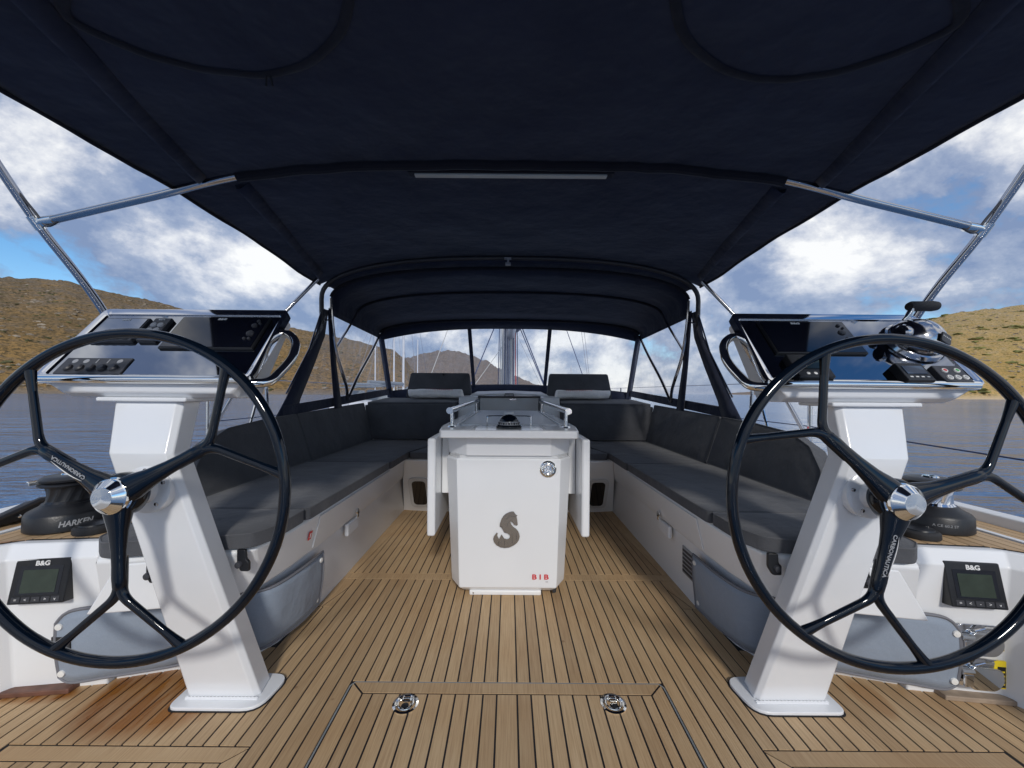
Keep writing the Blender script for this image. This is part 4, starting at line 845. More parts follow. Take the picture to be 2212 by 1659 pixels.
text('B&G', 0.011, o_ + EX * wd * 0.42 + pd * (ht - 0.014) + pn * 0.0113, EX, pd, 'print_white', dv_, width=0.028, bold=0.0003)
for a, b_, r in ((0.90, 0.84, 0.006), (0.93, 0.76, 0.004), (0.88, 0.62, 0.011), (0.885, 0.42, 0.006), (0.93, 0.30, 0.005)):
    MB().lathe(o_ + EX * wd * a + pd * ht * b_ + pn * 0.0112, pn, [(0, 0), (r, 0), (r * 0.9, 0.004), (0, 0.005)], 16).build('knob', 'dark_plastic', dv_)
dv_, o_, wd, ht = device(con, S, 'thruster_display', [(1722, 826), (1797, 826), (1760, 778), (1684, 778)], 0.024, 'black_plastic')
MB().obox(o_, EX, pd, pn, (wd * 0.25, ht * 0.35, 0.023), (wd * 0.95, ht * 0.80, 0.0255)).build('screen', 'lcd', dv_)
for k in range(3): MB().lathe(o_ + EX * wd * (0.3 + 0.2 * k) + pd * ht * 0.16 + pn * 0.024, pn, [(0, 0), (0.005, 0), (0, 0.003)], 12).build('button', 'print_white', dv_)
dv_, o_, wd, ht = device(con, S, 'engine_display', [(1948, 836), (2008, 834), (1972, 797), (1918, 797)], 0.026, 'black_plastic')
MB().obox(o_, EX, pd, pn, (wd * 0.15, ht * 0.36, 0.025), (wd * 0.88, ht * 0.80, 0.0275)).build('screen', 'lcd_blue', dv_)
for k in range(4): MB().obox(o_ + EX * wd * (0.2 + 0.2 * k) + pd * ht * 0.2, EX, pd, pn, (-0.004, -0.002, 0.025), (0.004, 0.002, 0.0272)).build('key', 'print_white', dv_)
dv_, o_, wd, ht = device(con, S, 'bow_thruster_keypad', [(2037, 835), (2088, 835), (2064, 798), (1998, 799)], 0.018, 'dark_plastic')
for a, b_, m_ in ((0.30, 0.68, 'red_button'), (0.74, 0.68, 'green_button'), (0.26, 0.28, 'print_grey'), (0.54, 0.28, 'print_grey'), (0.82, 0.28, 'print_grey')):
    kb = MB().lathe(o_ + EX * wd * a + pd * ht * b_ + pn * 0.018, pn, [(0, 0), (0.0085, 0), (0.0075, 0.003), (0, 0.0035)], 16).build('button', 'print_white', dv_)
    MB().lathe(o_ + EX * wd * a + pd * ht * b_ + pn * 0.0214, pn, [(0, 0), (0.005, 0), (0, 0.0007)], 12).build('button_mark', m_, kb)
# engine throttle on the right console
tc_ = on_panel(1966, 744)
thr = thing('throttle_control', 'chrome dome engine throttle with black lever grip on the right console', 'throttle', tc_)
prof = [(0.0, 0.0), (0.082, 0.0), (0.084, 0.004), (0.078, 0.014)] + [(0.072 * math.cos(a), 0.016 + 0.062 * math.sin(a)) for a in [R(q) for q in (0, 15, 30, 45, 60, 75, 88)]] + [(0.0, 0.078)]
MB().lathe(tc_ + pn * 0.003, pn, prof, 40).build('dome', 'steel_tube', thr, angle=30)
MB().lathe(tc_ - EX * 0.070 + pn * 0.045, EX, [(0, 0), (0.020, 0), (0.025, 0.005), (0.025, 0.016), (0.022, 0.024), (0, 0.024)], 24).build('pivot', 'steel_tube', thr)
fd = (pn * 0.72 - pd * 0.60 + EX * 0.35).normalized(); fy = (pd - fd * pd.dot(fd)).normalized(); fx = fy.cross(fd)
pc = tc_ + pn * 0.019 + Vector((fd.x * 0.070, 0, 0)) + (pd * fd.dot(pd) * 0.070) + pn * fd.dot(pn) * 0.060
pe = MB().prism(round_poly([pc - fx * 0.026 - fy * 0.014, pc + fx * 0.026 - fy * 0.014, pc + fx * 0.024 + fy * 0.014, pc - fx * 0.024 + fy * 0.014], 0.006), fd * 0.005).build('indicator_plate', 'dark_plastic', thr, bevel=0.0015)
for k in range(5): MB().lathe(pc + fx * (-0.018 + 0.009 * k) + fy * 0.003 + fd * 0.005, fd, [(0, 0), (0.0024, 0), (0, 0.0012)], 8).build('lamp', 'print_white', pe)
g0, g1 = P(1966, 662, 1.20), P(2028, 661, 1.21)
lv = [tc_ - EX * 0.060 + pn * 0.050, P(1948, 704, 1.215), P(1960, 685, 1.205), g0 + Vector((0.006, 0, -0.004))]
MB().tube(lv, [0.020, 0.017, 0.014, 0.013], 12, flat=0.6, up=EX).build('lever', 'chrome', thr)
dx = (g1 - g0).normalized()
MB().lathe(g0 - dx * 0.006, dx, [(0, 0), (0.012, 0.001), (0.016, 0.010), (0.0155, 0.05), (0.0165, 0.08), (0.014, 0.098), (0.006, 0.104), (0, 0.105)], 20).build('grip', 'rubber', thr)

# ================================================================== cockpit table
tab = thing('cockpit_table', 'white cockpit table with folded leaves and fridge box, centre of the cockpit', 'table', (0, 2.6, 0))
plan = lambda hf, ht_, y0, yc, y1: [(-ht_, yc), (-hf, y0), (hf, y0), (ht_, yc), (ht_, y1), (-ht_, y1)]
# fridge box
rows = []
for z, hf, ht_, y0 in ((0.022, 0.215, 0.262, 1.905), (0.050, 0.236, 0.283, 1.872), (0.10, 0.238, 0.287, 1.870), (0.672, 0.252, 0.314, 1.866), (0.680, 0.249, 0.311, 1.870)):
    rows.append([Vector((x, y, z)) for x, y in plan(hf, ht_, y0, y0 + 0.085, 2.55)])
MB().loft(rows, True, True).build('fridge_box', 'white_paint', tab, bevel=0.006, angle=20)
MB().box((-0.19, 1.895, 0.0), (0.165, 2.4, 0.024)).build('foot', 'gelcoat', tab, bevel=0.006)
for x in (-0.170,): MB().lathe((x, 1.8945, 0.012), -EY, [(0, 0), (0.004, 0), (0, 0.001)], 8).build('screw', 'steel_tube', tab)
MB().prism(round_poly([(0.222, 1.900, 0.012), (0.238, 1.900, 0.012), (0.252, 1.915, 0.085), (0.240, 1.915, 0.10), (0.214, 1.900, 0.045)], 0.006), (0.0, 0.035, 0)).build('rubber_stop', 'rubber', tab, bevel=0.003)
MB().loft([[Vector((x, y, z)) for x, y in plan(hf, ht_, y0, y0 + 0.10, 3.6)] for z, hf, ht_, y0 in ((0.690, 0.205, 0.306, 1.872), (0.735, 0.205, 0.310, 1.868), (0.785, 0.205, 0.310, 1.866))], True, True).build('apron', 'white_paint', tab, bevel=0.006, angle=20)
MB().loft([[Vector((x, y, z)) for x, y in plan(0.24, 0.300, 1.885, 1.97, 2.5)] for z in (0.678, 0.692)], True, True).build('shadow_gap', 'gelcoat_grey', tab)
# top with a chamfered front, two lids let into it
def tp_plan(o): return [(-0.359 + o, 2.06), (-0.329 + o, 1.815), (-0.318 + o, 1.800 + o), (0.318 - o, 1.800 + o), (0.329 - o, 1.815), (0.359 - o, 2.06), (0.359 - o, 3.72), (-0.359 + o, 3.72)]
MB().loft([[Vector((x, y, z)) for x, y in tp_plan(o)] for z, o in ((0.784, 0.004), (0.788, 0.0), (0.818, 0.0), (0.823, 0.006))], True, True).build('table_top', 'white_paint', tab, bevel=0.003, angle=30)
for y0, y1 in ((2.075, 2.93), (2.94, 3.66)):
    MB().box((-0.262, y0, 0.822), (0.262, y1, 0.8305)).build('lid', 'gelcoat', tab, bevel=0.004)
for s in (-1, 1): MB().box((s * 0.272 - 0.006, 2.06, 0.822), (s * 0.272 + 0.006, 3.68, 0.834)).build('raised_lip', 'gelcoat', tab, bevel=0.003)
for s in (-1, 1):
    MB().box((min(s * 0.352, s * 0.392), 1.845, 0.305), (max(s * 0.352, s * 0.392), 3.05, 0.778)).build('folding_leaf', 'white_paint', tab, bevel=0.012, seg=3)
    MB().box((min(s * 0.312, s * 0.350), 2.02, 0.47), (max(s * 0.312, s * 0.350), 2.06, 0.78)).build('leaf_support', 'gelcoat', tab, bevel=0.004)
    # handrail
    hrl = MB().tube([(s * 0.296, 1.915, 0.908), (s * 0.298, 2.3, 0.910), (s * 0.292, 3.55, 0.918)], 0.0165, 16).build('handrail', 'chrome', tab)
    for Y, X in ((1.985, 0.294), (3.42, 0.292)):
        MB().tube([(s * X, Y, 0.822), (s * X, Y, 0.905)], 0.011, 12).build('post', 'chrome', hrl)
        MB().lathe((s * X, Y, 0.823), EZ, [(0, 0), (0.024, 0), (0.022, 0.005), (0.012, 0.006), (0, 0.006)], 20).build('post_foot', 'chrome', hrl)
    for x in (0.17,): MB().box((s * x - 0.004, 1.82, 0.8225), (s * x + 0.004, 2.06, 0.8236)).build('seam_line', 'gelcoat_grey', tab)
MB().lathe((0, 3.05, 0.83), EZ, [(0, 0), (0.046, 0), (0.044, 0.016), (0.036, 0.020), (0, 0.018)], 28).build('round_cap', 'gelcoat', tab)
# latch, emblem, lettering on the door
lc = P(1184, 1013, 1.862)
lt = MB().lathe(lc, -EY, [(0, -0.004), (0.040, -0.004), (0.040, 0.002), (0.034, 0.005), (0.031, 0.0), (0, -0.001)], 36).build('door_latch', 'chrome', tab)
MB().tube([lc + Vector((0.023 * math.cos(2 * math.pi * k / 20), -0.003, 0.023 * math.sin(2 * math.pi * k / 20) - 0.002)) for k in range(20)], 0.004, 8, closed=True).build('ring', 'chrome', lt)
MB().obox(lc, EX, EZ, -EY, (-0.007, -0.004, 0.0), (0.007, 0.028, 0.005)).build('catch', 'chrome', lt, bevel=0.002)
em = [(860, 280), (960, 252), (1030, 258), (1070, 320), (1110, 368), (1152, 380), (1122, 415), (1150, 560), (1165, 700), (1110, 732), (1060, 690), (1040, 722), (1010, 650), (960, 605), (918, 588), (945, 690), (1010, 770), (1100, 830), (1170, 910), (1215, 1010), (1230, 1100), (1200, 1220), (1130, 1320), (1020, 1400), (880, 1465), (720, 1482), (570, 1455), (440, 1380), (360, 1280), (335, 1170), (362, 1080), (450, 968), (490, 985), (468, 1060), (530, 1190), (556, 1130), (618, 1028), (655, 1085), (705, 1160), (800, 1190), (872, 1160), (906, 1085), (880, 1030), (800, 982), (722, 968), (690, 930), (650, 850), (600, 780), (556, 762), (562, 650), (604, 530), (680, 400), (760, 330)]
yE = 1.8635
emb = MB().prism([P(1044 + 0.064 * x, 1088.3 + 0.064 * y, yE) for x, y in em], (0, -0.004, 0)).build('emblem', 'emblem_metal', tab, smooth=False)
for a in ([(780, 520), (850, 440), (920, 400)], [(930, 418), (1080, 425)], [(620, 500), (720, 400), (800, 340)], [(850, 600), (800, 760)], [(650, 780), (560, 765)], [(965, 1000), (985, 1340)], [(720, 1240), (705, 1440)], [(530, 1220), (515, 1400)], [(1110, 1030), (1135, 1240)]):
    MB().tube([P(1044 + 0.064 * x, 1088.3 + 0.064 * y, yE - 0.0042) for x, y in a], 0.0007, 5).build('engraving', 'dark_plastic', emb)
text('B I B', 0.034, P(1167, 1247, 1.8665), EX, EZ, 'print_red', tab, width=0.080, bold=0.0008)
text('ONE', 0.006, P(1181, 1257, 1.868), EX, EZ, 'print_grey', tab, width=0.012)
# compass with its guard hoop
cc = Vector((0.0, 1.93, 0.8235)); cmp_ = thing('compass', 'black domed steering compass on the front edge of the table', 'compass', cc)
MB().lathe(cc, EZ, [(0, 0), (0.064, 0), (0.064, 0.010), (0.058, 0.016), (0, 0.016)], 40).build('base', 'carbon', cmp_)
MB().lathe(cc + EZ * 0.014, EZ, [(0.055, 0), (0.050, 0.016), (0.046, 0.022), (0, 0.022)], 40).build('card', 'print_grey', cmp_)
for k in range(24):
    a = 2 * math.pi * k / 24
    MB().obox(cc + Vector((math.cos(a), math.sin(a), 0)) * 0.0528 + EZ * 0.024, Vector((-math.sin(a), math.cos(a), 0)), EZ, Vector((math.cos(a), math.sin(a), 0)), (-0.0025 if k % 2 else -0.005, -0.006, -0.004), (0.0025 if k % 2 else 0.005, 0.005, 0.001)).build('graduation', 'dark_plastic', cmp_)
MB().lathe(cc + EZ * 0.030, EZ, [(0.049, 0)] + [(0.048 * math.cos(R(a)), 0.038 * math.sin(R(a))) for a in (10, 25, 40, 55, 70, 85)] + [(0, 0.038)], 36).build('dome', 'carbon', cmp_)
hoop = [(-0.112, 1.97, 0.823), (-0.112, 1.97, 0.872), (-0.108, 1.98, 0.878), (-0.06, 2.01, 0.878), (0.06, 2.01, 0.878), (0.108, 1.98, 0.878), (0.112, 1.97, 0.872), (0.112, 1.97, 0.823)]
MB().tube(smooth_path(hoop, 4), 0.0028, 8).build('guard_hoop', 'chrome', cmp_)

# ================================================================== companionway
cw = thing('companionway', 'white companionway hatch with washboard at the front of the cockpit', 'hatch', (0, 4.2, 0.5))
for s in (-1, 1): MB().hexa([Vector((s * a, y, z)) for a, y, z in ((0.30, 3.83, 0.5), (0.53, 3.83, 0.5), (0.53, 4.9, 0.5), (0.30, 4.9, 0.5), (0.335, 3.86, 0.955), (0.505, 3.86, 0.950), (0.505, 4.9, 0.985), (0.30, 4.9, 0.985))]).build('side_block', 'gelcoat', cw, bevel=0.012, seg=3)
MB().box((-0.31, 4.08, 0.5), (0.31, 4.11, 0.945)).build('washboard', 'gelcoat_grey', cw, bevel=0.004)
MB().box((-0.33, 4.05, 0.945), (0.33, 4.16, 0.962)).build('hatch_edge', 'black_plastic', cw, bevel=0.004)
MB().loft([[Vector((-0.43, y, z - 0.02)), Vector((-0.40, y, z)), Vector((0, y, z + 0.012)), Vector((0.40, y, z)), Vector((0.43, y, z - 0.02))] for y, z in ((4.165, 0.972), (4.9, 1.005))], False).build('sliding_hatch', 'gelcoat', cw, solid=0.02, bevel=0.005)
MB().tube([(-0.045, 4.15, 0.962), (-0.045, 4.15, 0.987), (0.045, 4.15, 0.987), (0.045, 4.15, 0.962)], 0.005, 8).build('pull', 'black_plastic', cw)
MB().box((0.0, 4.065, 0.915), (0.075, 4.08, 0.938)).build('lock', 'steel_tube', cw, bevel=0.003)
for s in (-1, 1):
    struct(MB().box((min(s * 0.44, s * 1.42), 4.25, 0.70), (max(s * 0.44, s * 1.42), 4.95, 0.925)).build('cabin_bulkhead', 'gelcoat', bevel=0.01), f'white cabin top edge under the {side(s)} headrest')

# ================================================================== bimini
bim = thing('bimini', 'large dark navy bimini awning over the whole cockpit', 'awning', (0, 1.4, 1.9))
BX, BY0, BY1 = 1.452, -0.12, 2.93
def bz(x, y):
    e = min(1.0, abs(x) / BX); z = 1.982 - 0.116 * e ** 2.9
    z -= 0.012 * math.sin(math.pi * min(1, max(0, (y - 1.66) / 1.2))) if y > 1.66 else 0.018 * math.sin(math.pi * min(1, max(0, (y + 0.12) / 1.78)))
    z += 0.004 * noise.noise(Vector((x * 2.6, y * 1.3, 0))) + 0.012 * abs(noise.noise(Vector((x * 4.2 + y * 2.6, y * 0.7 - x * 0.9, 3.0)))) * (0.4 + e) + 0.003 * noise.noise(Vector((x * 14 - y * 6, y * 2.2, 7.0)))
    f = min(1, max(0, (y - 2.1) / 0.83)); f = f * f * (3 - 2 * f)
    z += 0.048 * f * (1 - e ** 2) - 0.055 * f * e ** 4
    return z
rows = []
for i in range(91):
    y = BY0 + (BY1 - BY0) * i / 90; rows.append([Vector((BX * (2 * j / 100 - 1), y, bz(BX * (2 * j / 100 - 1), y))) for j in range(101)])
MB().loft(rows).build('canvas', 'canopy', bim, solid=0.004, angle=80)
for s in (-1, 1):
    MB().tube([Vector((s * (BX - 0.004), BY0 + (BY1 - BY0) * k / 40, bz(BX, BY0 + (BY1 - BY0) * k / 40) - 0.004)) for k in range(41)], 0.007, 8).build('hem', 'canopy_trim', bim)
    # folded pockets along the sides
    for (xa, ya, xb, yb) in ((1.10, 0.80, 1.305, 1.62), (1.19, 1.70, 1.375, 2.78)):
        rws = []
        for k in range(17):
            f = k / 16; x = xa + (xb - xa) * f; y = ya + (yb - ya) * f; wd = 0.022 - 0.008 * f
            rws.append([Vector((s * (x + wd * q), y, bz(x + wd * q, y) - 0.003 - dd)) for q, dd in ((-1.6, 0.0), (-0.6, 0.014), (0.3, 0.024), (1.0, 0.020), (1.3, 0.0))])
        MB().loft(rws).build('pocket', 'canopy', bim, solid=0.003, angle=60)
    # zip round the roof window flap
    zp = [(140, -60), (150, 5), (300, 86), (420, 133), (500, 150), (565, 157), (640, 147), (690, 118), (735, 70), (752, 10), (760, -70)]
    pth = []
    for x, y in zp:
        p = PZ(x, y, 1.955); pth.append(Vector((s * abs(p.x), p.y, 0)))
    pth = smooth_path(pth, 5); zr = [Vector((p.x, p.y, bz(p.x, p.y) - 0.005)) for p in pth]
    MB().tube(zr, 0.013, 8, flat=0.35, up=EZ).build('zip', 'canopy_trim', bim)
    pq = zr[26]
    if s < 0:
        for dx_ in (-0.006, 0.006): MB().tube([pq + Vector((dx_, 0, -0.004)), pq + Vector((dx_ * 1.6, 0.006, -0.030))], 0.003, 6).build('zip_pull', 'rubber', bim)
YB = 1.640
bw = [Vector((x, YB, bz(x, YB) - 0.012)) for x in [1.165 * (2 * k / 40 - 1) for k in range(41)]]
MB().tube(bw, 0.021, 10).build('bow_pocket', 'canopy_trim', bim)
for s in (-1, 1):
    path = [(s * 1.08, YB, 1.930), (s * 1.20, YB + 0.004, 1.911), (s * 1.34, YB + 0.01, 1.882), (s * 1.50, YB + 0.02, 1.846), (s * 1.77, YB + 0.03, 1.788), (s * 2.04, YB + 0.04, 1.730)]
    tb = MB().tube(smooth_path(path, 5), 0.0165, 24).build('bow_tube', 'steel_tube', bim)
    e = Vector(path[-1]); MB().lathe(e + Vector((-s * 0.05, 0, 0.010)), (s, 0, -0.18), [(0, 0), (0.021, 0), (0.021, 0.055), (0.012, 0.062), (0.010, 0.085), (0, 0.085)], 14).build('jaw', 'chrome', tb)
    # main leg from the pivot on the side deck, leaning aft
    leg0, leg1 = Vector((s * 1.93, 2.36, 0.52)), Vector((s * 2.10, 1.30, 2.20))
    j_ = Vector((s * 2.075, 1.685, 1.73))
    lg = MB().tube(smooth_path([leg0, Vector((s * 2.00, 1.915, 1.355)), j_, Vector((s * 2.105, 1.50, 2.03)), Vector((s * 2.11, 1.30, 2.35))], 8), 0.0168, 24).build('leg', 'steel_tube', bim)
    dj = (j_ - Vector((s * 2.00, 1.915, 1.355))).normalized(); MB().lathe(j_ - dj * 0.03, dj, [(0.0170, 0), (0.0215, 0.0), (0.0215, 0.055), (0.0170, 0.055)], 24).build('slider', 'chrome', lg)
    MB().tube(smooth_path([j_ + dj * 0.12 + Vector((-s * 0.018, 0, 0)), j_ + dj * 0.04 + Vector((-s * 0.035, -0.01, 0)), j_ + Vector((-s * 0.06, -0.012, -0.02)), j_ + Vector((-s * 0.12, -0.010, 0.01)), j_ + Vector((-s * 0.17, -0.012, 0.022))], 5), 0.005, 8).build('cable', 'dark_plastic', lg)
    # front leg back to the same pivot
    MB().tube([Vector((s * 1.37, 2.74, 1.80)), Vector((s * 1.60, 2.60, 1.45)), Vector((s * 1.93, 2.36, 0.56))], 0.0125, 24).build('front_leg', 'steel_tube', bim)
led = MB().box((-0.425, 1.69, 1.953), (0.425, 1.715, 1.964)).build('light_strip', 'led', bim, bevel=0.004)
MB().box((-0.455, 1.680, 1.962), (0.455, 1.725, 1.985)).build('light_base', 'canopy_trim', bim, bevel=0.006)
cl = P(1097, 562, 2.84)
MB().box(tuple(cl + Vector((-0.026, -0.01, 0.012))), tuple(cl + Vector((0.026, 0.03, 0.020)))).build('clip', 'print_grey', bim, bevel=0.002)
MB().box(tuple(cl + Vector((-0.006, -0.008, -0.02))), tuple(cl + Vector((0.010, 0.004, 0.014)))).build('clip', 'print_grey', bim, bevel=0.002)
MB().box(tuple(cl + Vector((-0.018, -0.008, -0.035))), tuple(cl + Vector((0.022, 0.02, -0.018)))).build('clip', 'print_grey', bim, bevel=0.002)

# ================================================================== sprayhood
hood = thing('sprayhood', 'dark navy sprayhood with clear windows ahead of the cockpit', 'sprayhood', (0, 3.6, 1.0))
def arch(W, zc, zs, Y, n=41, e=2.45, lo=None, lean=0.0):
    out = []
    for k in range(n):
        a = math.pi * k / (n - 1); ca, sa = math.cos(a), math.sin(a)
        x = -W * math.copysign(abs(ca) ** (2 / e), ca); z = zs + (zc - zs) * abs(sa) ** (2 / e); out.append(Vector((x, Y + lean * (z - zs), z)))
    if lo is not None:
        out = [Vector((-W * 1.005, Y, lo))] + out + [Vector((W * 1.005, Y, lo))]
    return out
AA = arch(1.374, 1.962, 1.703, 2.95, lo=1.62); AM = arch(1.392, 1.922, 1.70, 3.50, lo=1.615); AF = arch(1.420, 1.800, 1.632, 4.20, lo=1.605)
def mixa(a, b_, f, sag=0.0): return [p * (1 - f) + q * f - Vector((0, 0, sag)) for p, q in zip(a, b_)]
MB().loft([AA, mixa(AA, AM, .33, .010), mixa(AA, AM, .67, .010), AM, mixa(AM, AF, .33, .010), mixa(AM, AF, .67, .010), AF]).build('roof_canvas', 'canopy', hood, solid=0.004, angle=80)
for A, r in ((AA, 0.014), (AM, 0.012), (AF, 0.015)): MB().tube([p - Vector((0, 0, 0.012)) for p in A[2:-2]], r, 8).build('bow_pocket', 'canopy_trim', hood)
A0 = arch(1.408, 2.005, 1.690, 2.875)
MB().tube([Vector((-1.402, 2.87, 1.50))] + A0 + [Vector((1.402, 2.87, 1.50))], 0.0165, 12).build('grab_arch', 'dark_plastic', hood)
MB().loft([[p + Vector((0, 0.004, -0.004)) for p in A0[3:-3]], [(p * 0.5 + q * 0.5) + Vector((0, 0, 0.004)) for p, q in zip(A0[3:-3], AA[4:-4])], [p + Vector((0, 0.0, -0.002)) for p in AA[4:-4]]]).build('facing', 'canopy', hood, solid=0.003, angle=80)
NW = 31; WS = 1.42
def wt(x): return Vector((x, 4.22 + 0.10 * (1 - (x / WS) ** 2), 1.560 + 0.155 * (1 - abs(x / WS) ** 2.6)))
def wbm(x): return Vector((x, 4.58 + 0.36 * (1 - (x / WS) ** 2), 0.985 + 0.095 * (1 - abs(x / WS) ** 2)))
xs_ = [WS * (2 * k / (NW - 1) - 1) for k in range(NW)]
# valance between roof and windscreen
vr = []
for x in xs_:
    k = min(range(len(AF)), key=lambda i: abs(AF[i].x - x)); vr.append(Vector((x, 4.205, min(AF[k].z, 1.80))))
MB().loft([vr, [wt(x) for x in xs_]]).build('valance', 'canopy', hood, solid=0.004)
def pane(x0, x1, name):
    rr = []
    for j in range(9):
        f = j / 8; rr.append([wt(x0 + (x1 - x0) * i / 12) * (1 - f) + wbm(x0 + (x1 - x0) * i / 12) * f for i in range(13)])
    MB().loft(rr).build(name, 'vinyl', hood)
pane(-WS + 0.03, -0.455, 'window'); pane(-0.445, 0.445, 'window'); pane(0.455, WS - 0.03, 'window')
def strip(a, b_, wv, name, th=0.006, m_='canopy'):
    a, b_, wv = Vector(a), Vector(b_), Vector(wv); d = (b_ - a).cross(wv).normalized() * th
    MB().prism([a - wv, a + wv, b_ + wv, b_ - wv], d).build(name, m_, hood, bevel=0.002)
for x in (-0.45, 0.45): strip(wt(x) - Vector((0, 0.006, 0)), wbm(x) - Vector((0, 0.006, 0)), (0.022, 0, 0), 'window_strip')
bb = [wbm(x) for x in xs_]
MB().loft([[p + Vector((0, -0.01, 0.025)) for p in bb], [p + Vector((0, -0.02, -0.05)) for p in bb], [p + Vector((0, -0.01, -0.10)) for p in bb]]).build('bottom_band', 'canopy', hood, solid=0.012)
for s in (-1, 1):
    def S(x, y, z=0.0): return Vector((s * x, y, z))
    strip(S(1.41, 4.215, 1.60), S(1.415, 4.575, 0.93), (s * 0.034, 0.01, 0), 'window_strip')
    bot = lambda f: S(1.455 - 0.035 * f, 2.46 + 2.10 * f, 0.862 + 0.14 * f); top_ = lambda f: S(1.385 + 0.03 * f, 2.90 + 1.30 * f, 1.600 - 0.0 * f) if f > 0 else S(1.385, 2.88, 1.56)
    rr = []
    for j in range(11):
        g = j / 10; rr.append([bot(i / 16) * (1 - g) + top_(i / 16) * g + S(0.008 * noise.noise(Vector((i * 0.6, g * 2.0, s))), 0, 0) for i in range(17)])
    MB().loft(rr).build('window', 'vinyl', hood, angle=80)
    # aft edge flap, slanting down to the coaming, and the upright strip
    MB().loft([[S(1.40, 2.87, 1.62), S(1.395, 2.95, 1.62)], [S(1.408, 2.80, 1.42), S(1.40, 2.91, 1.42)], [S(1.425, 2.66, 1.20), S(1.415, 2.79, 1.20)], [S(1.45, 2.50, 0.95), S(1.445, 2.66, 0.95)], [S(1.46, 2.40, 0.82), S(1.455, 2.62, 0.82)]]).build('aft_flap', 'canopy', hood, solid=0.008)
    MB().tube([S(1.395, 2.84, 1.58), S(1.415, 2.72, 1.30), S(1.45, 2.50, 0.98)], 0.006, 8).build('flap_edge', 'steel_tube', hood)
    MB().loft([[S(1.385, 2.93, 1.62), S(1.38, 3.0, 1.62)], [S(1.400, 3.02, 1.22), S(1.398, 3.10, 1.22)], [S(1.415, 3.12, 0.86), S(1.41, 3.24, 0.86)]]).build('upright_strip', 'canopy', hood, solid=0.008)
    strip(S(1.452, 2.46, 0.868), S(1.42, 4.56, 1.0), (0, 0, 0.036), 'bottom_hem')
    strip(S(1.382, 2.93, 1.612), S(1.418, 4.20, 1.600), (0, 0, 0.022), 'top_hem')
    # bows: chrome legs meeting near the coaming
    piv = S(1.375, 3.27, 0.93)
    MB().tube(smooth_path([S(1.372, 2.955, 1.715), S(1.37, 2.97, 1.55), S(1.36, 3.03, 1.30), S(1.345, 3.17, 1.05), piv], 5), 0.0125, 10).build('bow_leg', 'steel_tube', hood)
    MB().tube(smooth_path([S(1.415, 4.19, 1.62), S(1.40, 3.90, 1.40), S(1.385, 3.50, 1.12), piv], 5), 0.0135, 10).build('bow_leg', 'steel_tube', hood)
    MB().tube(smooth_path([S(1.385, 3.50, 1.735), S(1.39, 3.40, 1.62), S(1.392, 3.10, 1.36)], 5), 0.0105, 10).build('brace', 'steel_tube', hood)
    MB().lathe(S(1.40, 3.10, 1.345), (0, 0, 1), [(0, 0), (0.014, 0), (0.014, 0.03), (0, 0.03)], 10).build('brace_end', 'black_plastic', hood)
    MB().tube([S(1.39, 2.87, 1.52), S(1.372, 2.965, 1.56)], 0.005, 6).build('link', 'steel_tube', hood)

# ================================================================== guard rails
stn = [(1.90, 2.43, 0.0, 'beside the helm console'), (1.91, 3.02, 0.05, 'beside the sprayhood window')]
for s in (-1, 1):
    for X, Y, ln, wh in stn:
        t_ = thing('stanchion', f'chrome {side(s)} guard rail stanchion {wh}', 'stanchion', (s * X, Y, 0.5), 'guard rail stanchions')
        MB().tube([(s * X, Y + ln, 0.50), (s * X, Y, 1.095)], 0.0125, 10).build('post', 'chrome', t_)
        MB().lathe((s * X, Y + ln, 0.49), EZ, [(0, 0), (0.03, 0), (0.026, 0.02), (0.016, 0.03), (0, 0.03)], 14).build('foot', 'chrome', t_)
        MB().lathe((s * X, Y, 1.093), EZ, [(0, 0), (0.014, 0), (0.010, 0.010), (0, 0.012)], 10).build('cap', 'chrome', t_)
    t_ = thing('stanchion', f'slanting chrome brace on the {side(s)} guard rail', 'stanchion', (s * 1.90, 2.80, 0.5), 'guard rail stanchions')
    MB().tube([(s * 1.90, 2.72, 0.50), (s * 1.91, 2.95, 1.02)], 0.0105, 10).build('post', 'chrome', t_)
    MB().lathe((s * 1.90, 2.72, 0.49), EZ, [(0, 0), (0.026, 0), (0.022, 0.02), (0, 0.025)], 12).build('foot', 'chrome', t_)
    for X, Y in ((1.80, 6.2), (1.4, 8.4)):
        t_ = thing('stanchion', f'distant chrome {side(s)} stanchion {"abeam of the mast" if Y < 7 else "on the foredeck"}', 'stanchion', (s * X, Y, 0.45), 'guard rail stanchions')
        MB().tube([(s * X, Y, 0.45), (s * X, Y, 1.09)], 0.0125, 8).build('post', 'chrome', t_)
    for z, wh in ((1.085, 'upper'), (0.80, 'lower')):
        y0 = 2.43 if z > 1 or s < 0 else 1.0
        pts = [(s * 1.90, y0, z - (0.05 if z < 1 else 0)), (s * 1.90, 2.43, z), (s * 1.91, 3.02, z), (s * 1.80, 6.2, z), (s * 1.4, 8.4, z), (s * 0.5, 11, z)]
        tag(MB().tube(pts if z < 1 and s > 0 else pts[1:], 0.0032, 6).build('lifeline', 'steel_tube' if z > 1 else 'rope_blue'), f'{wh} {side(s)} guard wire strung between the stanchions', 'wire', 'guard wires')
rt = tag(MB().tube([(1.882, 2.42, 0.80), (1.875, 2.42, 0.76), (1.885, 2.42, 0.70), (1.875, 2.42, 0.69), (1.872, 2.42, 0.73)], 0.005, 6).build('red_line', 'rope_red'), 'short red cord tied to the right stanchion', 'cord')
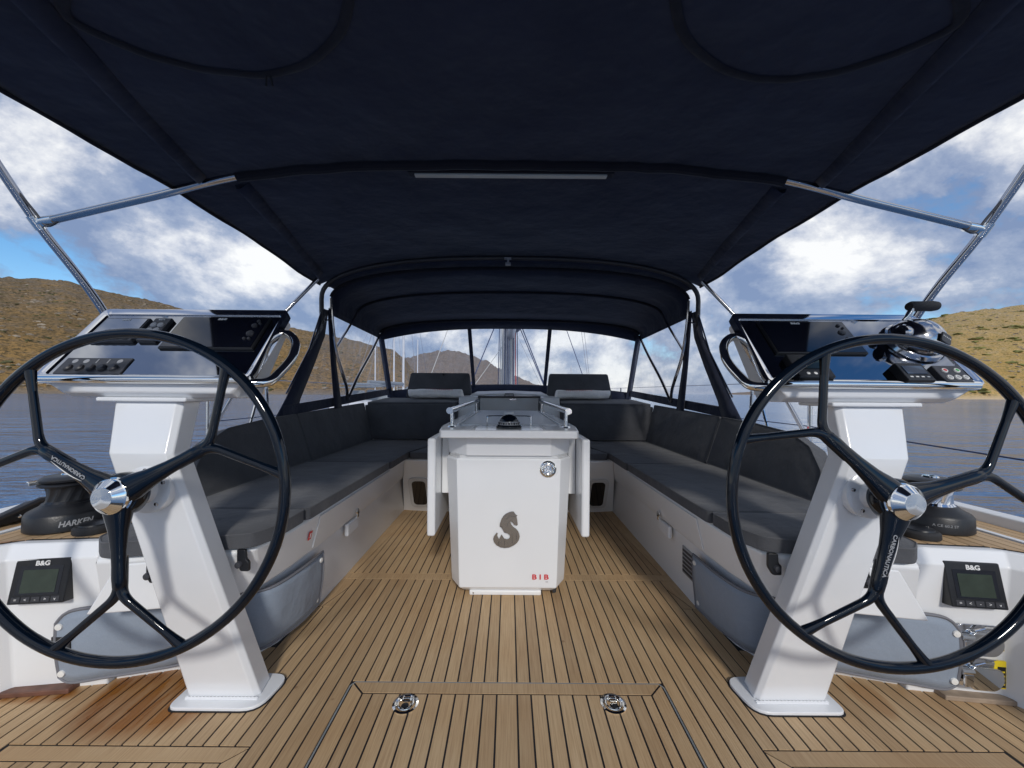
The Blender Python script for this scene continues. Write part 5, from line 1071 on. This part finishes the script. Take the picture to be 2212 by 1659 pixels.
for z in (0.78, 0.80, 0.82): tag(MB().lathe((1.90, 3.02 - 0.0, z), EZ, [(0.0, 0), (0.020, 0.0), (0.022, 0.008), (0.0, 0.016)], 10).build('rope_knot', 'rope_blue'), 'blue rope knot round the right stanchion', 'knot', 'rope knot turns') if z == 0.80 else None

# ================================================================== mast, boom and rigging
mast = thing('mast', 'silver mast with halyards seen through the sprayhood window', 'mast', (-0.02, 7.3, 0.95))
MB().lathe((-0.02, 7.3, 0.93), EZ, [(0, 0), (0.12, 0), (0.12, 17.0), (0, 17.0)], 24).build('tube', 'mast_alu', mast)
for k, (dx_, m_, r) in enumerate(((-0.155, 'rope_blue', 0.008), (-0.128, 'rope_white', 0.010), (-0.10, 'rope_white', 0.012), (-0.06, 'rope_blue', 0.010), (-0.02, 'rope_blue', 0.011), (0.01, 'rope_blue', 0.010), (0.045, 'rope_white', 0.012), (0.085, 'rope_blue', 0.010), (0.115, 'rope_red', 0.010), (0.145, 'rope_blue', 0.008))):
    MB().tube([(-0.02 + dx_ * 1.25, 7.16 + 0.05 * abs(dx_) * 5, 0.95), (-0.02 + dx_, 7.17 + 0.03 * abs(dx_) * 5, 3.0), (-0.02 + dx_ * 0.7, 7.2, 14)], r, 6).build('halyard', m_, mast)
MB().lathe((-0.02, 7.3, 0.93), EZ, [(0, 0), (0.22, 0), (0.20, 0.03), (0.14, 0.05), (0, 0.05)], 20).build('collar', 'chrome', mast)
boom = thing('boom', 'boom with dark blue stowed sail above the sprayhood', 'boom', (0.1, 5, 2.2))
MB().tube([(0.06, 7.1, 2.22), (0.08, 7.0, 2.26), (0.10, 6.0, 2.30), (0.10, 4.0, 2.32), (0.1, 2.6, 2.30)], [0.05, 0.15, 0.20, 0.19, 0.12], 16, flat=1.2).build('stowed_sail', 'sail_cover', boom)
MB().tube([(0.02, 7.18, 2.06), (0.1, 4.0, 2.10), (0.1, 2.4, 2.12)], 0.07, 12).build('spar', 'mast_alu', boom)
rig = [((1067, 710), (1027, 806), 6.6, 0.010, 'rope_blue', 'dark running line left of the mast'), ((1075, 763), (1027, 829), 6.8, 0.006, 'rope_white', 'thin pale line crossing low left of the mast'), ((1122, 706), (1172, 826), 6.4, 0.009, 'rope_blue', 'inner dark line slanting right of the mast'), ((1127, 706), (1176, 831), 6.2, 0.009, 'rope_blue', 'outer dark line slanting right of the mast'), ((1116, 722), (1146, 785), 7.0, 0.003, 'steel_tube', 'hair thin wire right of the mast'), ((967, 713), (933, 804), 6.0, 0.006, 'rope_white', 'pale line over the left headrest cushion'), ((1225, 716), (1257, 806), 6.0, 0.006, 'rope_blue', 'dark wire over the right headrest cushion'), ((1256, 716), (1268, 806), 6.8, 0.004, 'steel_tube', 'left wire of the pair right of the headrest'), ((1262, 716), (1272, 806), 6.8, 0.004, 'steel_tube', 'right wire of the pair right of the headrest')]
for a, b_, Y, r, m_, lab in rig:
    p, q = P(*a, Y + 0.3), P(*b_, Y); d = p - q; q2 = q - d * max(0.0, (q.z - 0.6) / d.z); p2 = p + d * ((8.0 - p.z) / d.z) if abs(d.x / d.z) < 0.8 else p + d * 2
    tag(MB().tube([q2, p2], r, 6).build('rigging_line', m_), lab, 'rigging', 'rigging lines round the mast')

# ================================================================== other yachts in the bay
def yacht(c, L_, label, heading=0.4, hood_=True):
    c = Vector(c); y_ = thing('sailing_yacht', label, 'yacht', c, 'moored yachts'); ca, sa = math.cos(heading), math.sin(heading)
    def W(a, b_, z): return c + Vector((a * ca - b_ * sa, a * sa + b_ * ca, z))
    rows = []
    for f in [k / 12 for k in range(13)]:
        a = (f - 0.5) * L_; wd = L_ * 0.145 * (1 - max(0, (f - 0.35) / 0.65) ** 2.2) * (0.82 + 0.18 * min(1, f / 0.35)) + 0.02; fb_ = 1.05 + 0.35 * f ** 2
        rows.append([W(a, -wd * 0.8, -0.3), W(a, -wd, fb_), W(a, wd, fb_), W(a, wd * 0.8, -0.3)])
    MB().loft(rows, False).add(rows[0], [(0, 1, 2, 3)]).build('hull', 'boat_white', y_, angle=40)
    rows = []
    for f, h_, wd in ((0.30, 1.05, 0.09), (0.34, 1.62, 0.09), (0.55, 1.62, 0.085), (0.70, 1.25, 0.06)):
        a = (f - 0.5) * L_; rows.append([W(a, -wd * L_, 1.0), W(a, -wd * L_ * 0.85, h_), W(a, wd * L_ * 0.85, h_), W(a, wd * L_, 1.0)])
    MB().loft(rows, False, True).build('cabin', 'boat_white', y_, bevel=0.05)
    if hood_:
        for f0, f1, z0, z1 in ((0.27, 0.38, 1.5, 2.35), (0.05, 0.24, 2.7, 2.85)):
            MB().hexa([W((f0 - 0.5) * L_, -1.1, z0), W((f1 - 0.5) * L_, -1.1, z0), W((f1 - 0.5) * L_, 1.1, z0), W((f0 - 0.5) * L_, 1.1, z0), W((f0 - 0.5) * L_ + 0.1, -0.95, z1), W((f1 - 0.5) * L_ - 0.5, -0.95, z1), W((f1 - 0.5) * L_ - 0.5, 0.95, z1), W((f0 - 0.5) * L_ + 0.1, 0.95, z1)]).build('sprayhood', 'boat_grey', y_, bevel=0.08)
    MB().tube([W(L_ * 0.08, 0, 1.2), W(L_ * 0.08, 0, 1.2 + L_ * 1.25)], 0.10, 10).build('mast', 'boat_white', y_)
    MB().tube([W(L_ * 0.07, 0, 2.9), W(-L_ * 0.30, 0, 2.95)], 0.16, 10).build('boom', 'boat_grey', y_)
    for a, b_ in ((0.48, 0), (-0.48, 0), (0.06, 0.13), (0.06, -0.13)): MB().tube([W(L_ * a, L_ * b_, 1.2), W(L_ * 0.08, 0, 1.0 + L_ * 1.22)], 0.014, 5).build('stay', 'steel_tube', y_)
    return y_
p = P(857, 850, 34); yacht((p.x, p.y, SEA), 12.5, 'white moored yacht with grey sprayhood, nearest on the left', 1.25)
p = P(842, 850, 47); yacht((p.x, p.y, SEA), 12.0, 'white moored yacht half hidden behind the nearest one', 1.35)
p = P(800, 850, 60); yacht((p.x, p.y, SEA), 11.0, 'white moored yacht seen through the left side window', 1.0, True)
p = P(897, 850, 75); yacht((p.x, p.y, SEA), 9.0, 'small white yacht farthest left of the headrest cushion', 1.2)
p = P(1231, 850, 150); yacht((p.x, p.y, SEA), 9.5, 'tiny white yacht far off behind the right headrest cushion', 0.9, False)
